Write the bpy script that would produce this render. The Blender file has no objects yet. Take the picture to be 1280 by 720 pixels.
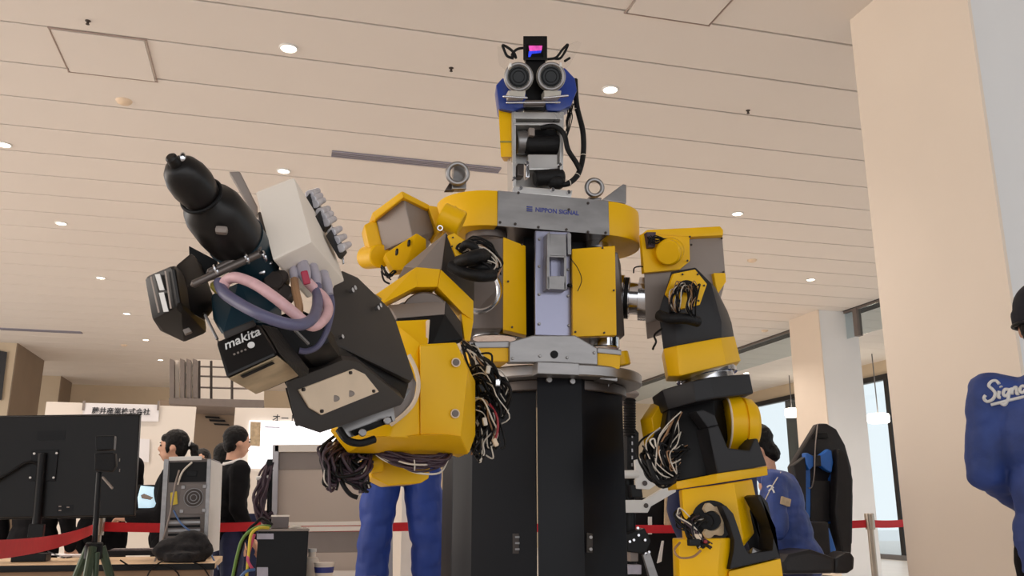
import bpy, bmesh, math, random
from mathutils import Vector, Matrix, noise
# ---------------------------------------------------------------- camera, world, light, exposure
random.seed(7)
SC = bpy.context.scene
COL = SC.collection
FPX = 1095.0
PITCH = math.atan((638 - 360) / FPX)
YAW = math.radians(15.0)
CAMP = Vector((0.0, 0.0, 1.02))
cd = bpy.data.cameras.new('camera'); cam = bpy.data.objects.new('camera', cd); COL.objects.link(cam)
cd.sensor_width = 36.0; cd.lens = FPX / 1280 * 36.0; cd.clip_start = 0.05; cd.clip_end = 200
cam.location = CAMP; cam.rotation_euler = (math.pi / 2 + PITCH, 0, -YAW)
SC.camera = cam
SC.view_settings.view_transform = 'Standard'; SC.view_settings.look = 'None'
SC.view_settings.exposure = 0.17; SC.view_settings.gamma = 1.0
SC.view_settings.use_curve_mapping = False
w = bpy.data.worlds.new('daylight'); SC.world = w; w.use_nodes = True
bg = w.node_tree.nodes['Background']; bg.inputs[0].default_value = (0.97, 0.98, 1.0, 1); bg.inputs[1].default_value = 1.15
SC.cycles.max_bounces = 8; SC.cycles.diffuse_bounces = 5; SC.cycles.glossy_bounces = 4
SC.cycles.transparent_max_bounces = 12
SC.cycles.sample_clamp_indirect = 6.0
SC.cycles.use_denoising = True

def area_light(name, loc, target, sx, sy, power, col):
    l = bpy.data.lights.new(name, 'AREA'); l.shape = 'RECTANGLE'; l.size = sx; l.size_y = sy
    l.energy = power; l.color = col
    o = bpy.data.objects.new(name, l); COL.objects.link(o); o.location = loc
    o.rotation_euler = (Vector(target) - Vector(loc)).to_track_quat('-Z', 'Y').to_euler()
    return o
# added area lights: daylight from the unseen hall front, warm fill from the left
area_light('unseen_front_daylight', (3.0, -5.5, 2.4), (3.0, 10, 2.2), 16, 3.4, 120, (0.95, 0.97, 1.0))
area_light('left_warm_fill', (-9.3, 5.0, 2.4), (5, 6.0, 2.6), 12, 3.0, 300, (1.0, 0.84, 0.70))
LAMP_W = 112
# ---------------------------------------------------------------- helpers
def _ray(u, v):
    x = (u - 640) / FPX; y = (360 - v) / FPX
    dx, dy, dz = x, math.cos(PITCH) - y * math.sin(PITCH), math.sin(PITCH) + y * math.cos(PITCH)
    c, s = math.cos(YAW), math.sin(YAW)
    return Vector((c * dx + s * dy, -s * dx + c * dy, dz))
def q(u, v, Y):
    d = _ray(u, v); return CAMP + d * (Y / d.y)
def qz(u, v, z):
    d = _ray(u, v); return CAMP + d * ((z - CAMP.z) / d.z)
def qx(u, v, x):
    d = _ray(u, v); return CAMP + d * (x / d.x)
def srgb(c):
    return tuple(((x / 255) / 12.92 if x <= 10 else (((x / 255) + 0.055) / 1.055) ** 2.4) for x in c) + (1.0,)

def mat(name, rgb, rough=0.5, metal=0.0, var=0.08, scale=14.0, bump=0.0, bscale=90.0, coat=0.0, stretch=None, emit=0.0, spec=0.5):
    m = bpy.data.materials.new(name); m.use_nodes = True
    nt = m.node_tree; N = nt.nodes; L = nt.links; b = N['Principled BSDF']
    b.inputs['Roughness'].default_value = rough; b.inputs['Metallic'].default_value = metal
    b.inputs['Specular IOR Level'].default_value = spec
    if coat: b.inputs['Coat Weight'].default_value = coat; b.inputs['Coat Roughness'].default_value = 0.15
    c = srgb(rgb); tc = N.new('ShaderNodeTexCoord'); src = tc.outputs['Object']
    if stretch:
        mp = N.new('ShaderNodeMapping'); mp.inputs['Scale'].default_value = stretch
        L.new(src, mp.inputs['Vector']); src = mp.outputs['Vector']
    n = N.new('ShaderNodeTexNoise'); n.inputs['Scale'].default_value = scale; n.inputs['Detail'].default_value = 4
    L.new(src, n.inputs['Vector'])
    r = N.new('ShaderNodeValToRGB'); r.color_ramp.elements[0].position = 0.3; r.color_ramp.elements[1].position = 0.7
    r.color_ramp.elements[0].color = tuple(x * (1 - var) for x in c[:3]) + (1,)
    r.color_ramp.elements[1].color = tuple(min(1, x * (1 + var)) for x in c[:3]) + (1,)
    L.new(n.outputs['Fac'], r.inputs['Fac']); L.new(r.outputs['Color'], b.inputs['Base Color'])
    if emit:
        b.inputs['Emission Strength'].default_value = emit; L.new(r.outputs['Color'], b.inputs['Emission Color'])
    if metal > 0.4:
        mr = N.new('ShaderNodeMapRange'); mr.inputs['To Min'].default_value = max(0.02, rough - 0.08); mr.inputs['To Max'].default_value = rough + 0.1
        L.new(n.outputs['Fac'], mr.inputs['Value']); L.new(mr.outputs['Result'], b.inputs['Roughness'])
    if bump:
        n2 = N.new('ShaderNodeTexNoise'); n2.inputs['Scale'].default_value = bscale; n2.inputs['Detail'].default_value = 3
        L.new(src, n2.inputs['Vector'])
        bp = N.new('ShaderNodeBump'); bp.inputs['Strength'].default_value = bump; bp.inputs['Distance'].default_value = 0.01
        L.new(n2.outputs['Fac'], bp.inputs['Height']); L.new(bp.outputs['Normal'], b.inputs['Normal'])
    return m
def glass_mat(name, rgb, alpha_mix=0.75):
    m = bpy.data.materials.new(name); m.use_nodes = True; nt = m.node_tree; N = nt.nodes; L = nt.links
    N.remove(N['Principled BSDF']); out = N['Material Output']
    t = N.new('ShaderNodeBsdfTransparent'); t.inputs[0].default_value = srgb(rgb)
    g = N.new('ShaderNodeBsdfGlossy'); g.inputs['Roughness'].default_value = 0.05
    lw = N.new('ShaderNodeLayerWeight'); lw.inputs['Blend'].default_value = 0.5
    pw = N.new('ShaderNodeMath'); pw.operation = 'POWER'; pw.inputs[1].default_value = 4.0; L.new(lw.outputs['Facing'], pw.inputs[0])
    f = N.new('ShaderNodeMath'); f.operation = 'MULTIPLY_ADD'; f.inputs[1].default_value = 0.5; f.inputs[2].default_value = 0.03; L.new(pw.outputs[0], f.inputs[0])
    x = N.new('ShaderNodeMixShader')
    L.new(f.outputs[0], x.inputs[0]); L.new(t.outputs[0], x.inputs[1]); L.new(g.outputs[0], x.inputs[2]); L.new(x.outputs[0], out.inputs['Surface'])
    return m

M = {}
def defm(k, *a, **kw): M[k] = mat(k, *a, **kw)
defm('yellow', (236, 182, 0), 0.4, 0, 0.05, 6, bump=0.03, bscale=60, spec=0.3)
defm('steel', (142, 139, 138), 0.36, 0.8, 0.16, 9, stretch=(1, 1, 3))
defm('steel_dark', (106, 97, 92), 0.38, 0.55, 0.10, 8)
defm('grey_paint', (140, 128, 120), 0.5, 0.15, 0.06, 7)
defm('bright_steel', (206, 203, 200), 0.3, 0.55, 0.08, 12)
defm('diffuser', (150, 148, 162), 0.4, 0.3, 0.05)
defm('hatch_trim', (168, 150, 140), 0.6, 0, 0.03)
defm('reflection_pink', (190, 70, 150), 0.2, 0, 0.3, 60, emit=0.7)
defm('reflection_blue', (40, 60, 210), 0.2, 0, 0.4, 60, emit=0.7)
defm('chrome', (205, 205, 208), 0.14, 1.0, 0.05, 8)
defm('dark_metal', (70, 62, 58), 0.4, 0.6, 0.15, 12)
defm('black_plate', (58, 53, 50), 0.45, 0, 0.06, 9, spec=0.22)
defm('black_arm', (36, 35, 37), 0.45, 0, 0.06, 9, spec=0.25)
defm('black', (18, 17, 18), 0.45, 0, 0.12, 12, spec=0.2)
defm('cover', (11, 11, 16), 0.4, 0, 0.15, 4, spec=0.2)
defm('rubber', (18, 17, 18), 0.55, 0, 0.15, 25, spec=0.25, bump=0.2, bscale=120)
defm('drill_body', (28, 25, 24), 0.36, 0, 0.15, 12, spec=0.3)
defm('teal', (18, 46, 58), 0.4, 0, 0.1, 12)
defm('cream', (228, 205, 178), 0.55, 0, 0.06, 22)
defm('white_plastic', (242, 230, 216), 0.5, 0, 0.03, 12)
defm('white', (226, 224, 220), 0.5, 0, 0.03, 10)
defm('dirty_cream', (188, 166, 134), 0.6, 0, 0.22, 30)
defm('clear_grey', (200, 198, 204), 0.25, 0.2, 0.2, 60)
defm('gland', (176, 170, 182), 0.35, 0, 0.08, 40)
defm('pink_hose', (222, 178, 180), 0.4, 0, 0.12, 70)
defm('blue_hose', (96, 94, 122), 0.4, 0, 0.1, 50)
defm('red_mark', (176, 40, 70), 0.5, 0, 0.1, 40)
defm('olive', (150, 140, 60), 0.5, 0, 0.1, 40)
defm('blue_shell', (30, 58, 142), 0.3, 0, 0.1, 30)
defm('lens', (10, 11, 13), 0.22, 0, 0.2, 30, spec=0.25)
defm('lens_ring', (206, 200, 188), 0.35, 0.3, 0.06, 20)
defm('navy_ink', (58, 66, 140), 0.5, 0, 0.03)
defm('white_ink', (225, 223, 220), 0.5, 0, 0.03)
defm('black_ink', (40, 40, 44), 0.5, 0, 0.03)
defm('lilac_plate', (146, 146, 166), 0.32, 0.75, 0.06, 8)
defm('wire_white', (214, 204, 190), 0.5, 0, 0.05, 40)
defm('wire_tan', (160, 120, 86), 0.5, 0, 0.1, 40)
defm('wire_red', (150, 34, 44), 0.5, 0, 0.05, 40)
defm('wire_plum', (62, 44, 54), 0.5, 0, 0.2, 30)
defm('wire_blue', (78, 110, 160), 0.5, 0, 0.05, 40)
defm('wire_green', (96, 130, 50), 0.5, 0, 0.05, 40)
defm('wire_yellow', (216, 190, 60), 0.5, 0, 0.05, 40)
defm('wire_pink', (220, 90, 120), 0.5, 0, 0.05, 40)
M['acrylic'] = glass_mat('acrylic', (254, 254, 254)); M['pane'] = glass_mat('pane', (236, 242, 244))
defm('sensor_reflection', (40, 30, 90), 0.1, 0, 0.5, 40, emit=0.6)
# setting
defm('plank', (228, 221, 214), 0.75, 0, 0.015, 1.0)
defm('slab', (46, 40, 36), 0.9, 0, 0.05)
defm('column_warm_lit', (232, 218, 202), 0.8, 0, 0.015, 2, bump=0.02)  # white column paint with the warm light tinted into the left faces
defm('column_white', (228, 228, 228), 0.8, 0, 0.015, 2, bump=0.02)
defm('wall_paint', (206, 188, 162), 0.85, 0, 0.03, 2)
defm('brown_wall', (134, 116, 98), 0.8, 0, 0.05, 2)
defm('floor', (206, 198, 190), 0.35, 0, 0.05, 2)
defm('frame_black', (30, 28, 30), 0.5, 0, 0.05)
defm('frame_grey', (120, 118, 118), 0.5, 0.3, 0.05)
defm('trim_grey', (112, 102, 96), 0.6, 0, 0.05)
defm('lamp_glow', (255, 240, 220), 0.5, 0, 0.0, emit=9.0)
defm('screen_glow', (250, 250, 255), 0.5, 0, 0.0, emit=1.1)
defm('tablet_glow', (190, 220, 236), 0.3, 0, 0.03, emit=0.7)
# background things
defm('panel_white', (232, 222, 210), 0.7, 0, 0.02, 3)
defm('paper', (236, 232, 232), 0.8, 0, 0.02, 6)
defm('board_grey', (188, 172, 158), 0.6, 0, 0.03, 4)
defm('alu', (166, 160, 160), 0.35, 0.7, 0.06, 8)
defm('belt_red', (206, 22, 36), 0.6, 0, 0.05, 40)
defm('post_steel', (178, 166, 152), 0.3, 0.8, 0.06, 10)
defm('table_top', (214, 184, 146), 0.5, 0, 0.06, 5, stretch=(1, 9, 9))
defm('table_front', (140, 112, 84), 0.6, 0, 0.08, 4, stretch=(1, 9, 9))
defm('plastic_black', (14, 13, 14), 0.42, 0, 0.1, 20, spec=0.22)
defm('monitor_black', (18, 15, 14), 0.4, 0, 0.06, 8, spec=0.25)
defm('green_metal', (62, 76, 58), 0.4, 0.4, 0.1, 12)
defm('fabric_black', (28, 26, 28), 0.9, 0, 0.2, 40, bump=0.4, bscale=60)
defm('router_grey', (112, 102, 100), 0.6, 0, 0.05, 12)
defm('skin', (206, 158, 132), 0.55, 0, 0.06, 30)
defm('hair', (13, 11, 11), 0.5, 0, 0.3, 60, spec=0.2, bump=0.5, bscale=160, stretch=(1, 1, 0.15))
defm('suit', (15, 14, 17), 0.85, 0, 0.12, 20, spec=0.15, bump=0.2, bscale=30)
defm('shirt', (226, 222, 220), 0.8, 0, 0.04, 20)
defm('jacket_blue', (46, 68, 132), 0.62, 0, 0.3, 9, bump=0.35, bscale=26)
defm('trouser_blue', (34, 64, 148), 0.6, 0, 0.12, 12, bump=0.25, bscale=22)
defm('trouser_navy', (28, 36, 72), 0.75, 0, 0.15, 12, bump=0.3, bscale=22)
defm('cap_navy', (18, 18, 30), 0.8, 0, 0.1, 40)
defm('chair_black', (30, 27, 28), 0.42, 0, 0.1, 16, spec=0.3, bump=0.08)
defm('chair_blue', (30, 96, 178), 0.42, 0, 0.08, 16, bump=0.08)

def link(name, me, m, parent=None):
    o = bpy.data.objects.new(name, me); COL.objects.link(o)
    if m is not None and not me.materials: me.materials.append(M[m] if isinstance(m, str) else m)
    if parent is not None:
        o.parent = parent
        mp = Matrix.Identity(4); p = parent
        while p is not None:
            mp = p.matrix_basis @ mp; p = p.parent
        o.matrix_parent_inverse = Matrix.Identity(4); o.matrix_basis = mp.inverted()
    return o
def empty(name, loc, label, cat, group=None, rz=0.0):
    o = bpy.data.objects.new(name, None); COL.objects.link(o); o.location = loc; o.rotation_euler = (0, 0, rz)
    o.empty_display_size = 0.05; tag(o, label, cat, group); return o
def tag(o, label, cat, group=None):
    o['label'] = label; o['category'] = cat
    if group: o['group'] = group
    return o

def crom(pts, n=6):
    P = [Vector(p) for p in pts]
    if len(P) < 3: return P
    out = []
    for i in range(len(P) - 1):
        a = P[max(i - 1, 0)]; b = P[i]; c = P[i + 1]; d = P[min(i + 2, len(P) - 1)]
        for k in range(n):
            t = k / n
            out.append(0.5 * ((2 * b) + (c - a) * t + (2 * a - 5 * b + 4 * c - d) * t * t + (3 * b - a - 3 * c + d) * t ** 3))
    out.append(P[-1]); return out
def frame_of(d):
    d = d.normalized(); a = Vector((0, 0, 1)) if abs(d.z) < 0.9 else Vector((1, 0, 0))
    x = d.cross(a).normalized(); return x, d.cross(x).normalized()

class MB:
    """collects shapes into one mesh"""
    def __init__(s): s.bm = bmesh.new(); s.soft = False
    def _merge(s, b):
        me = bpy.data.meshes.new('t'); b.to_mesh(me); b.free(); s.bm.from_mesh(me); bpy.data.meshes.remove(me)
    def _bev(s, b, bev, ang=25):
        if bev <= 0: return
        es = [e for e in b.edges if len(e.link_faces) == 2 and e.calc_face_angle(0) > math.radians(ang)]
        if es:
            try: bmesh.ops.bevel(b, geom=es, offset=bev, segments=2, affect='EDGES', clamp_overlap=True, profile=0.6)
            except Exception: pass
    def hull(s, pts, bev=0.004):
        b = bmesh.new()
        for p in pts: b.verts.new(p)
        bmesh.ops.remove_doubles(b, verts=b.verts, dist=1e-5)
        r = bmesh.ops.convex_hull(b, input=b.verts)
        junk = set(x for x in list(r['geom_interior']) + list(r['geom_unused']) if isinstance(x, bmesh.types.BMVert))
        if junk: bmesh.ops.delete(b, geom=list(junk), context='VERTS')
        bmesh.ops.dissolve_limit(b, angle_limit=math.radians(4), verts=b.verts, edges=b.edges)
        bmesh.ops.recalc_face_normals(b, faces=b.faces)
        s._bev(b, bev); s._merge(b); return s
    def prism(s, pts, vec, bev=0.003):
        b = bmesh.new(); vec = Vector(vec)
        f = [b.verts.new(p) for p in pts]; k = [b.verts.new(Vector(p) + vec) for p in pts]
        b.faces.new(f); b.faces.new(k[::-1]); n = len(f)
        for i in range(n): b.faces.new((f[i], k[i], k[(i + 1) % n], f[(i + 1) % n]))
        bmesh.ops.recalc_face_normals(b, faces=b.faces)
        s._bev(b, bev); s._merge(b); return s
    def box(s, c, size, rot=None, bev=0.003):
        b = bmesh.new(); bmesh.ops.create_cube(b, size=1.0)
        mt = Matrix.Translation(Vector(c)) @ (rot.to_4x4() if rot else Matrix.Identity(4)) @ Matrix.Diagonal((size[0], size[1], size[2], 1))
        bmesh.ops.transform(b, matrix=mt, verts=b.verts); s._bev(b, bev); s._merge(b); return s
    def lathe(s, p0, p1, prof, seg=32):
        s.soft = True; p0 = Vector(p0); p1 = Vector(p1); d = p1 - p0; x, y = frame_of(d); bm = s.bm; rings = []
        for t, r in prof:
            c = p0 + d * t
            rings.append([bm.verts.new(c + x * (r * math.cos(2 * math.pi * i / seg)) + y * (r * math.sin(2 * math.pi * i / seg))) for i in range(seg)])
        for a, b in zip(rings, rings[1:]):
            for i in range(seg): bm.faces.new((a[i], a[(i + 1) % seg], b[(i + 1) % seg], b[i]))
        bm.faces.new(rings[0][::-1]); bm.faces.new(rings[-1]); return s
    def cyl(s, p0, p1, r0, r1=None, seg=32, ch=0.0):
        r1 = r0 if r1 is None else r1
        L = (Vector(p1) - Vector(p0)).length
        if ch and L > 2 * ch: return s.lathe(p0, p1, [(0, r0 - ch), (ch / L, r0), (1 - ch / L, r1), (1, r1 - ch)], seg)
        return s.lathe(p0, p1, [(0, r0), (1, r1)], seg)
    def tube(s, pts, r, seg=8, smooth=6, taper=None):
        s.soft = True
        P = crom(pts, smooth) if smooth else [Vector(p) for p in pts]
        bm = s.bm; rings = []; n = len(P); px = None
        for i, p in enumerate(P):
            d = (P[min(i + 1, n - 1)] - P[max(i - 1, 0)])
            if d.length < 1e-9: d = Vector((0, 0, 1))
            d.normalize()
            if px is None: px, py = frame_of(d)
            else:
                px = (px - d * px.dot(d))
                px = px.normalized() if px.length > 1e-6 else frame_of(d)[0]
                py = d.cross(px)
            rr = r if taper is None else r * taper(i / max(1, n - 1))
            rings.append([bm.verts.new(p + px * (rr * math.cos(2 * math.pi * k / seg)) + py * (rr * math.sin(2 * math.pi * k / seg))) for k in range(seg)])
        for a, b in zip(rings, rings[1:]):
            for k in range(seg): bm.faces.new((a[k], a[(k + 1) % seg], b[(k + 1) % seg], b[k]))
        bm.faces.new(rings[0][::-1]); bm.faces.new(rings[-1]); return s
    def torus(s, c, nrm, R, r, seg=28, ms=10, ax=None):
        s.soft = True; x, y = frame_of(Vector(nrm)); c = Vector(c); n = Vector(nrm).normalized(); bm = s.bm; rings = []
        for i in range(seg):
            a = 2 * math.pi * i / seg; e = x * math.cos(a) + y * math.sin(a)
            rings.append([bm.verts.new(c + e * (R + r * math.cos(2 * math.pi * k / ms)) + n * (r * math.sin(2 * math.pi * k / ms))) for k in range(ms)])
        for i in range(seg):
            a, b = rings[i], rings[(i + 1) % seg]
            for k in range(ms): bm.faces.new((a[k], b[k], b[(k + 1) % ms], a[(k + 1) % ms]))
        return s
    def ball(s, c, r, sc=(1, 1, 1), rot=None, u=16, v=10):
        s.soft = True
        b = bmesh.new(); bmesh.ops.create_uvsphere(b, u_segments=u, v_segments=v, radius=1.0)
        mt = Matrix.Translation(Vector(c)) @ (rot.to_4x4() if rot else Matrix.Identity(4)) @ Matrix.Diagonal((r * sc[0], r * sc[1], r * sc[2], 1))
        bmesh.ops.transform(b, matrix=mt, verts=b.verts); s._merge(b); return s
    def build(s, name, m, parent=None, ang=None, label=None, smooth=True):
        if ang is None: ang = 34 if s.soft else 16
        bmesh.ops.recalc_face_normals(s.bm, faces=s.bm.faces)
        me = bpy.data.meshes.new(name); s.bm.to_mesh(me); s.bm.free()
        if smooth:
            me.shade_smooth(); me.set_sharp_from_angle(angle=math.radians(ang))
        o = link(name, me, m, parent)
        if label: o['label'] = label
        return o

def Q(L, Y=None):
    """list of (u,v[,Y]) pixels of the photograph at their own depths -> points of the hall"""
    return [q(p[0], p[1], p[2] if len(p) > 2 else Y) for p in L]
def hull(name, L, m, parent, bev=0.004, Y=None, label=None): return MB().hull(Q(L, Y), bev).build(name, m, parent, label=label)
def prism(name, L, Y, dy, m, parent, bev=0.003, label=None):
    return MB().prism(Q(L, Y), (0, dy, 0), bev).build(name, m, parent, label=label)
def pslab(name, L, vec, m, parent, bev=0.003, label=None): return MB().prism(Q(L), vec, bev).build(name, m, parent, label=label)
def cyl(name, a, b, r, m, parent, r1=None, ch=0.003, seg=32, label=None):
    return MB().cyl(q(*a), q(*b), r, r1, seg, ch).build(name, m, parent, label=label)
def tube(name, L, r, m, parent, seg=8, label=None): return MB().tube(Q(L), r, seg).build(name, m, parent, label=label)
def bolts(parent, L, r=0.006, h=0.006, m='steel', d=(0, -1, 0), name='bolt'):
    d = Vector(d).normalized()
    for p in L:
        c = q(*p); MB().cyl(c - d * h * 0.3, c + d * h, r, seg=10, ch=0.001).build(name, m, parent)
def wirebundle(name, parent, paths, n, spread, r, m, seed=1, seg=5, wob=0.012):
    """one bundle of thin loose wires that follow the given 3-D paths"""
    rnd = random.Random(seed); b = MB()
    for i in range(n):
        P = Q(rnd.choice(paths)); off = Vector((rnd.gauss(0, spread), rnd.gauss(0, spread), rnd.gauss(0, spread)))
        P2 = [p + off * (0.35 if k in (0, len(P) - 1) else 1) + Vector((rnd.uniform(-wob, wob), rnd.uniform(-wob, wob), rnd.uniform(-wob, wob))) for k, p in enumerate(P)]
        b.tube(P2, r * rnd.uniform(0.8, 1.3), seg, 5)
    o = b.build(name, m, parent, ang=80); o['kind'] = 'stuff'; return o
def text_mesh(txt, size, m, parent, loc, xdir, updir, name='lettering', shear=0.0, offset=0.0, extrude=0.0008, align='CENTER'):
    cu = bpy.data.curves.new('t', 'FONT'); cu.body = txt; cu.size = size; cu.shear = shear; cu.offset = offset
    cu.extrude = extrude; cu.align_x = align; cu.align_y = 'CENTER'; cu.resolution_u = 3
    to = bpy.data.objects.new('t', cu); COL.objects.link(to)
    dg = bpy.context.evaluated_depsgraph_get(); me = bpy.data.meshes.new_from_object(to.evaluated_get(dg))
    bpy.data.objects.remove(to); bpy.data.curves.remove(cu)
    x = Vector(xdir).normalized(); z = x.cross(Vector(updir)).normalized(); y = z.cross(x)
    mt = Matrix((x, y, z)).transposed().to_4x4(); mt.translation = Vector(loc)
    me.transform(mt); me.materials.clear()
    return link(name, me, m, parent)
def structure(o): o['kind'] = 'structure'; return o
# ---------------------------------------------------------------- the hall
H = 4.2
fl = structure(MB().box((4, 9, -0.05), (34, 36, 0.1), bev=0).build('floor', 'floor'))
# ceiling: plank strips 0.6 m wide with recessed joints
ce = structure(MB().box((1.2, 9.5, H + 0.10), (16.5, 32, 0.1), bev=0).build('ceiling', 'slab'))
pm = None
for k in range(0, 45):
    y0 = -0.64 + 0.6 * k
    if y0 > 24.6: break
    x0, x1 = -6.9, 8.9
    if pm is None:
        o = MB().box(((x0 + x1) / 2, y0 + 0.3, H + 0.02), (x1 - x0, 0.580, 0.04), bev=0.004).build('ceiling_plank', 'plank', ce); pm = o
    else:
        o = pm.copy(); COL.objects.link(o); o.location = pm.location + Vector((0, 0.6 * k, 0))
# access hatches in the ceiling
def hatch(x0, x1, y0, y1, label):
    e = empty('ceiling_hatch', ((x0 + x1) / 2, (y0 + y1) / 2, H), label, 'access hatch')
    MB().box(((x0 + x1) / 2, (y0 + y1) / 2, H - 0.004), (x1 - x0 - 0.03, y1 - y0 - 0.03, 0.012), bev=0.001).build('hatch_door', 'plank', e)
    b = MB()
    for (cx, cy, sx, sy) in (((x0 + x1) / 2, y0, x1 - x0 + 0.012, 0.012), ((x0 + x1) / 2, y1, x1 - x0 + 0.012, 0.012), (x0, (y0 + y1) / 2, 0.012, y1 - y0), (x1, (y0 + y1) / 2, 0.012, y1 - y0)):
        b.box((cx, cy, H - 0.003), (sx if sx > 0.1 else 0.007, sy if sy > 0.1 else 0.007, 0.010), bev=0)
    b.build('hatch_frame', 'hatch_trim', e)
hatch(-1.66, -1.04, 5.96, 6.6, 'square access hatch in the plank ceiling above the power drill')
hatch(2.05, 2.66, 4.2, 4.78, 'square access hatch in the plank ceiling at the top edge, right of the robot head')
# recessed downlights
special = {(0, 0): 'round downlight in the ceiling between the left access hatch and the robot head',
           (1, 0): 'round downlight in the ceiling just right of the robot head',
           (0, 1): 'round downlight in the ceiling just above the white box on the drill arm',
           (-1, 1): 'round downlight at the far left edge of the ceiling, left of the drill chuck',
           (2, 1): 'round downlight in the ceiling above the grey and yellow right shoulder box',
           (-1, 2): 'round downlight in the ceiling left of the drill, upper one of a pair',
           (2, 2): 'round downlight seen just left of the right shoulder box top corner',
           (3, 2): 'round downlight in the ceiling right of the right arm, left of the big right column'}
ORD = ['first', 'second', 'third', 'fourth', 'fifth', 'sixth', 'seventh', 'eighth']
for j in range(0, 8):
    for i in range(-1, 4):
        x = -0.08 + 2.43 * i; y = 5.82 + 2.4 * j - (0.1 if j == 2 else 0)
        if j == 0 and i in (3,): continue
        if x > 8.3 or (i == 1 and j == 1): continue
        e = empty('downlight', (x, y, H), special.get((i, j), 'small recessed downlight, %s ceiling row back from the robot, %s from the left' % (ORD[j], ORD[i + 1])), 'ceiling light', 'recessed ceiling downlights')
        MB().cyl((x, y, H - 0.006), (x, y, H + 0.002), 0.052, seg=20).build('lamp_disc', 'lamp_glow', e)
        MB().torus((x, y, H - 0.004), (0, 0, 1), 0.06, 0.009, 24, 6).build('trim_ring', 'white', e)
        l = bpy.data.lights.new('downlight_lamp', 'SPOT'); l.energy = LAMP_W * (1.0 if j < 4 else 0.6); l.color = (1.0, 0.89, 0.80); l.spot_size = math.radians(125); l.spot_blend = 0.7; l.shadow_soft_size = 0.08
        lo = bpy.data.objects.new('downlight_lamp', l); COL.objects.link(lo); lo.location = (0, 0, -0.03); lo.parent = e
# linear air diffusers
def diffuser(x0, x1, y, wd, label):
    e = empty('air_diffuser', ((x0 + x1) / 2, y, H), label, 'air vent')
    MB().box(((x0 + x1) / 2, y, H - 0.002), (x1 - x0, wd, 0.014), bev=0).build('slot', 'trim_grey', e)
    for k in range(4):
        MB().box(((x0 + x1) / 2, y - wd / 2 + wd * k / 3, H - 0.008), (x1 - x0, 0.018, 0.012), bev=0).build('blade', 'diffuser', e)
diffuser(0.34, 1.93, 7.66, 0.11, 'long grey linear air diffuser in the ceiling left of the robot neck')
a = qz(0, 411, H); b_ = qz(102, 415, H)
diffuser(a.x, b_.x, (a.y + b_.y) / 2, 0.16, 'far grey linear air diffuser at the left edge of the ceiling')
# sprinklers and smoke detectors
for (u, v, lab) in ((110, 26, 'tiny brown sprinkler rose in the ceiling above the left access hatch'), (564, 85, 'tiny brown sprinkler rose in the ceiling left of the robot head'),
                    (935, 138, 'tiny brown sprinkler rose in the ceiling between the robot head and the big column')):
    p = qz(u, v, H); tag(MB().lathe(p + Vector((0, 0, -0.03)), p + Vector((0, 0, 0.004)), [(0, 0.003), (0.1, 0.013), (0.35, 0.008), (0.6, 0.008), (0.8, 0.018), (1, 0.02)], 16).build('sprinkler', 'dark_metal'), lab, 'sprinkler')
for (u, v, lab) in ((155, 126, 'beige round smoke detector in the ceiling below the left access hatch'), (155, 431, 'dark round ceiling detector above the left booth wall'),
                    (956, 413, 'grey round ceiling detector between the right arm and the farther column'), (940, 325, 'small ceiling detector right of the right shoulder box')):
    p = qz(u, v, H); tag(MB().lathe(p + Vector((0, 0, -0.03)), p + Vector((0, 0, 0.004)), [(0, 0.03), (0.3, 0.05), (0.7, 0.062), (1, 0.065)], 20).build('smoke_detector', 'cream'), lab, 'detector')
# far walls
structure(MB().box((-2, 25.0, 2.1), (22, 0.2, 4.4), bev=0).build('wall_back', 'wall_paint'))
# left columns: beige front, dark brown side
def column(name, x0, x1, y0, y1, msidename, mfront, label, left=True, z1=H):
    e = empty(name, ((x0 + x1) / 2, (y0 + y1) / 2, 0), label, 'column'); e['kind'] = 'structure'
    MB().box(((x0 + x1) / 2, (y0 + y1) / 2, z1 / 2), (x1 - x0 - 0.03, y1 - y0 - 0.03, z1), bev=0.004).build('shaft', mfront, e)
    xs = x0 if left else x1
    MB().box((xs + (0.009 if left else -0.009), (y0 + y1) / 2, z1 / 2), (0.02, y1 - y0 - 0.006, z1), bev=0.002).build('side_face', msidename, e)
    return e
yn = qx(1262, 360, 3.54).y
column('column', 3.54, 4.7, yn, 4.48, 'column_warm_lit', 'column_white', 'big square white column at the right, warm light tinted into its left face')
x2 = q(1083, 500, 12.19).x
column('column', 8.44, x2, 12.19, 13.05, 'column_warm_lit', 'column_white', 'farther square white column behind the racing seat, warm light tinted into its side')
xa = q(-60, 470, 18.85).x; xb = q(22, 470, 18.85).x
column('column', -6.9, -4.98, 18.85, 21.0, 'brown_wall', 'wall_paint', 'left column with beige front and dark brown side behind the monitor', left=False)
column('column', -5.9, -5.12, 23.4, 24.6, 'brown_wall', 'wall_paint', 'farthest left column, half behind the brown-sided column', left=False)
MB().hull(Q([(-14, 436), (9, 440), (2, 500), (-14, 500)], 18.84) + Q([(-14, 436), (9, 440), (2, 500), (-14, 500)], 18.80), 0).build('door_1', 'frame_black')['kind'] = 'structure'
# smoke barrier of glass below the ceiling along the right
e = empty('smoke_barrier', (8.95, 13, H - 0.2), 'clear glass smoke barrier hanging from the ceiling edge by the farther column', 'smoke barrier')
MB().box((8.95, 15.0, H - 0.02), (0.05, 14.0, 0.035), bev=0.003).build('top_rail', 'trim_grey', e)
MB().box((8.95, 15.0, H - 0.25), (0.012, 14.0, 0.42), bev=0).build('glass_pane', 'pane', e)
for yy in (11.9, 21.9): MB().box((8.95, yy, H - 0.24), (0.09, 0.1, 0.46), bev=0.004).build('end_post', 'trim_grey', e)
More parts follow.
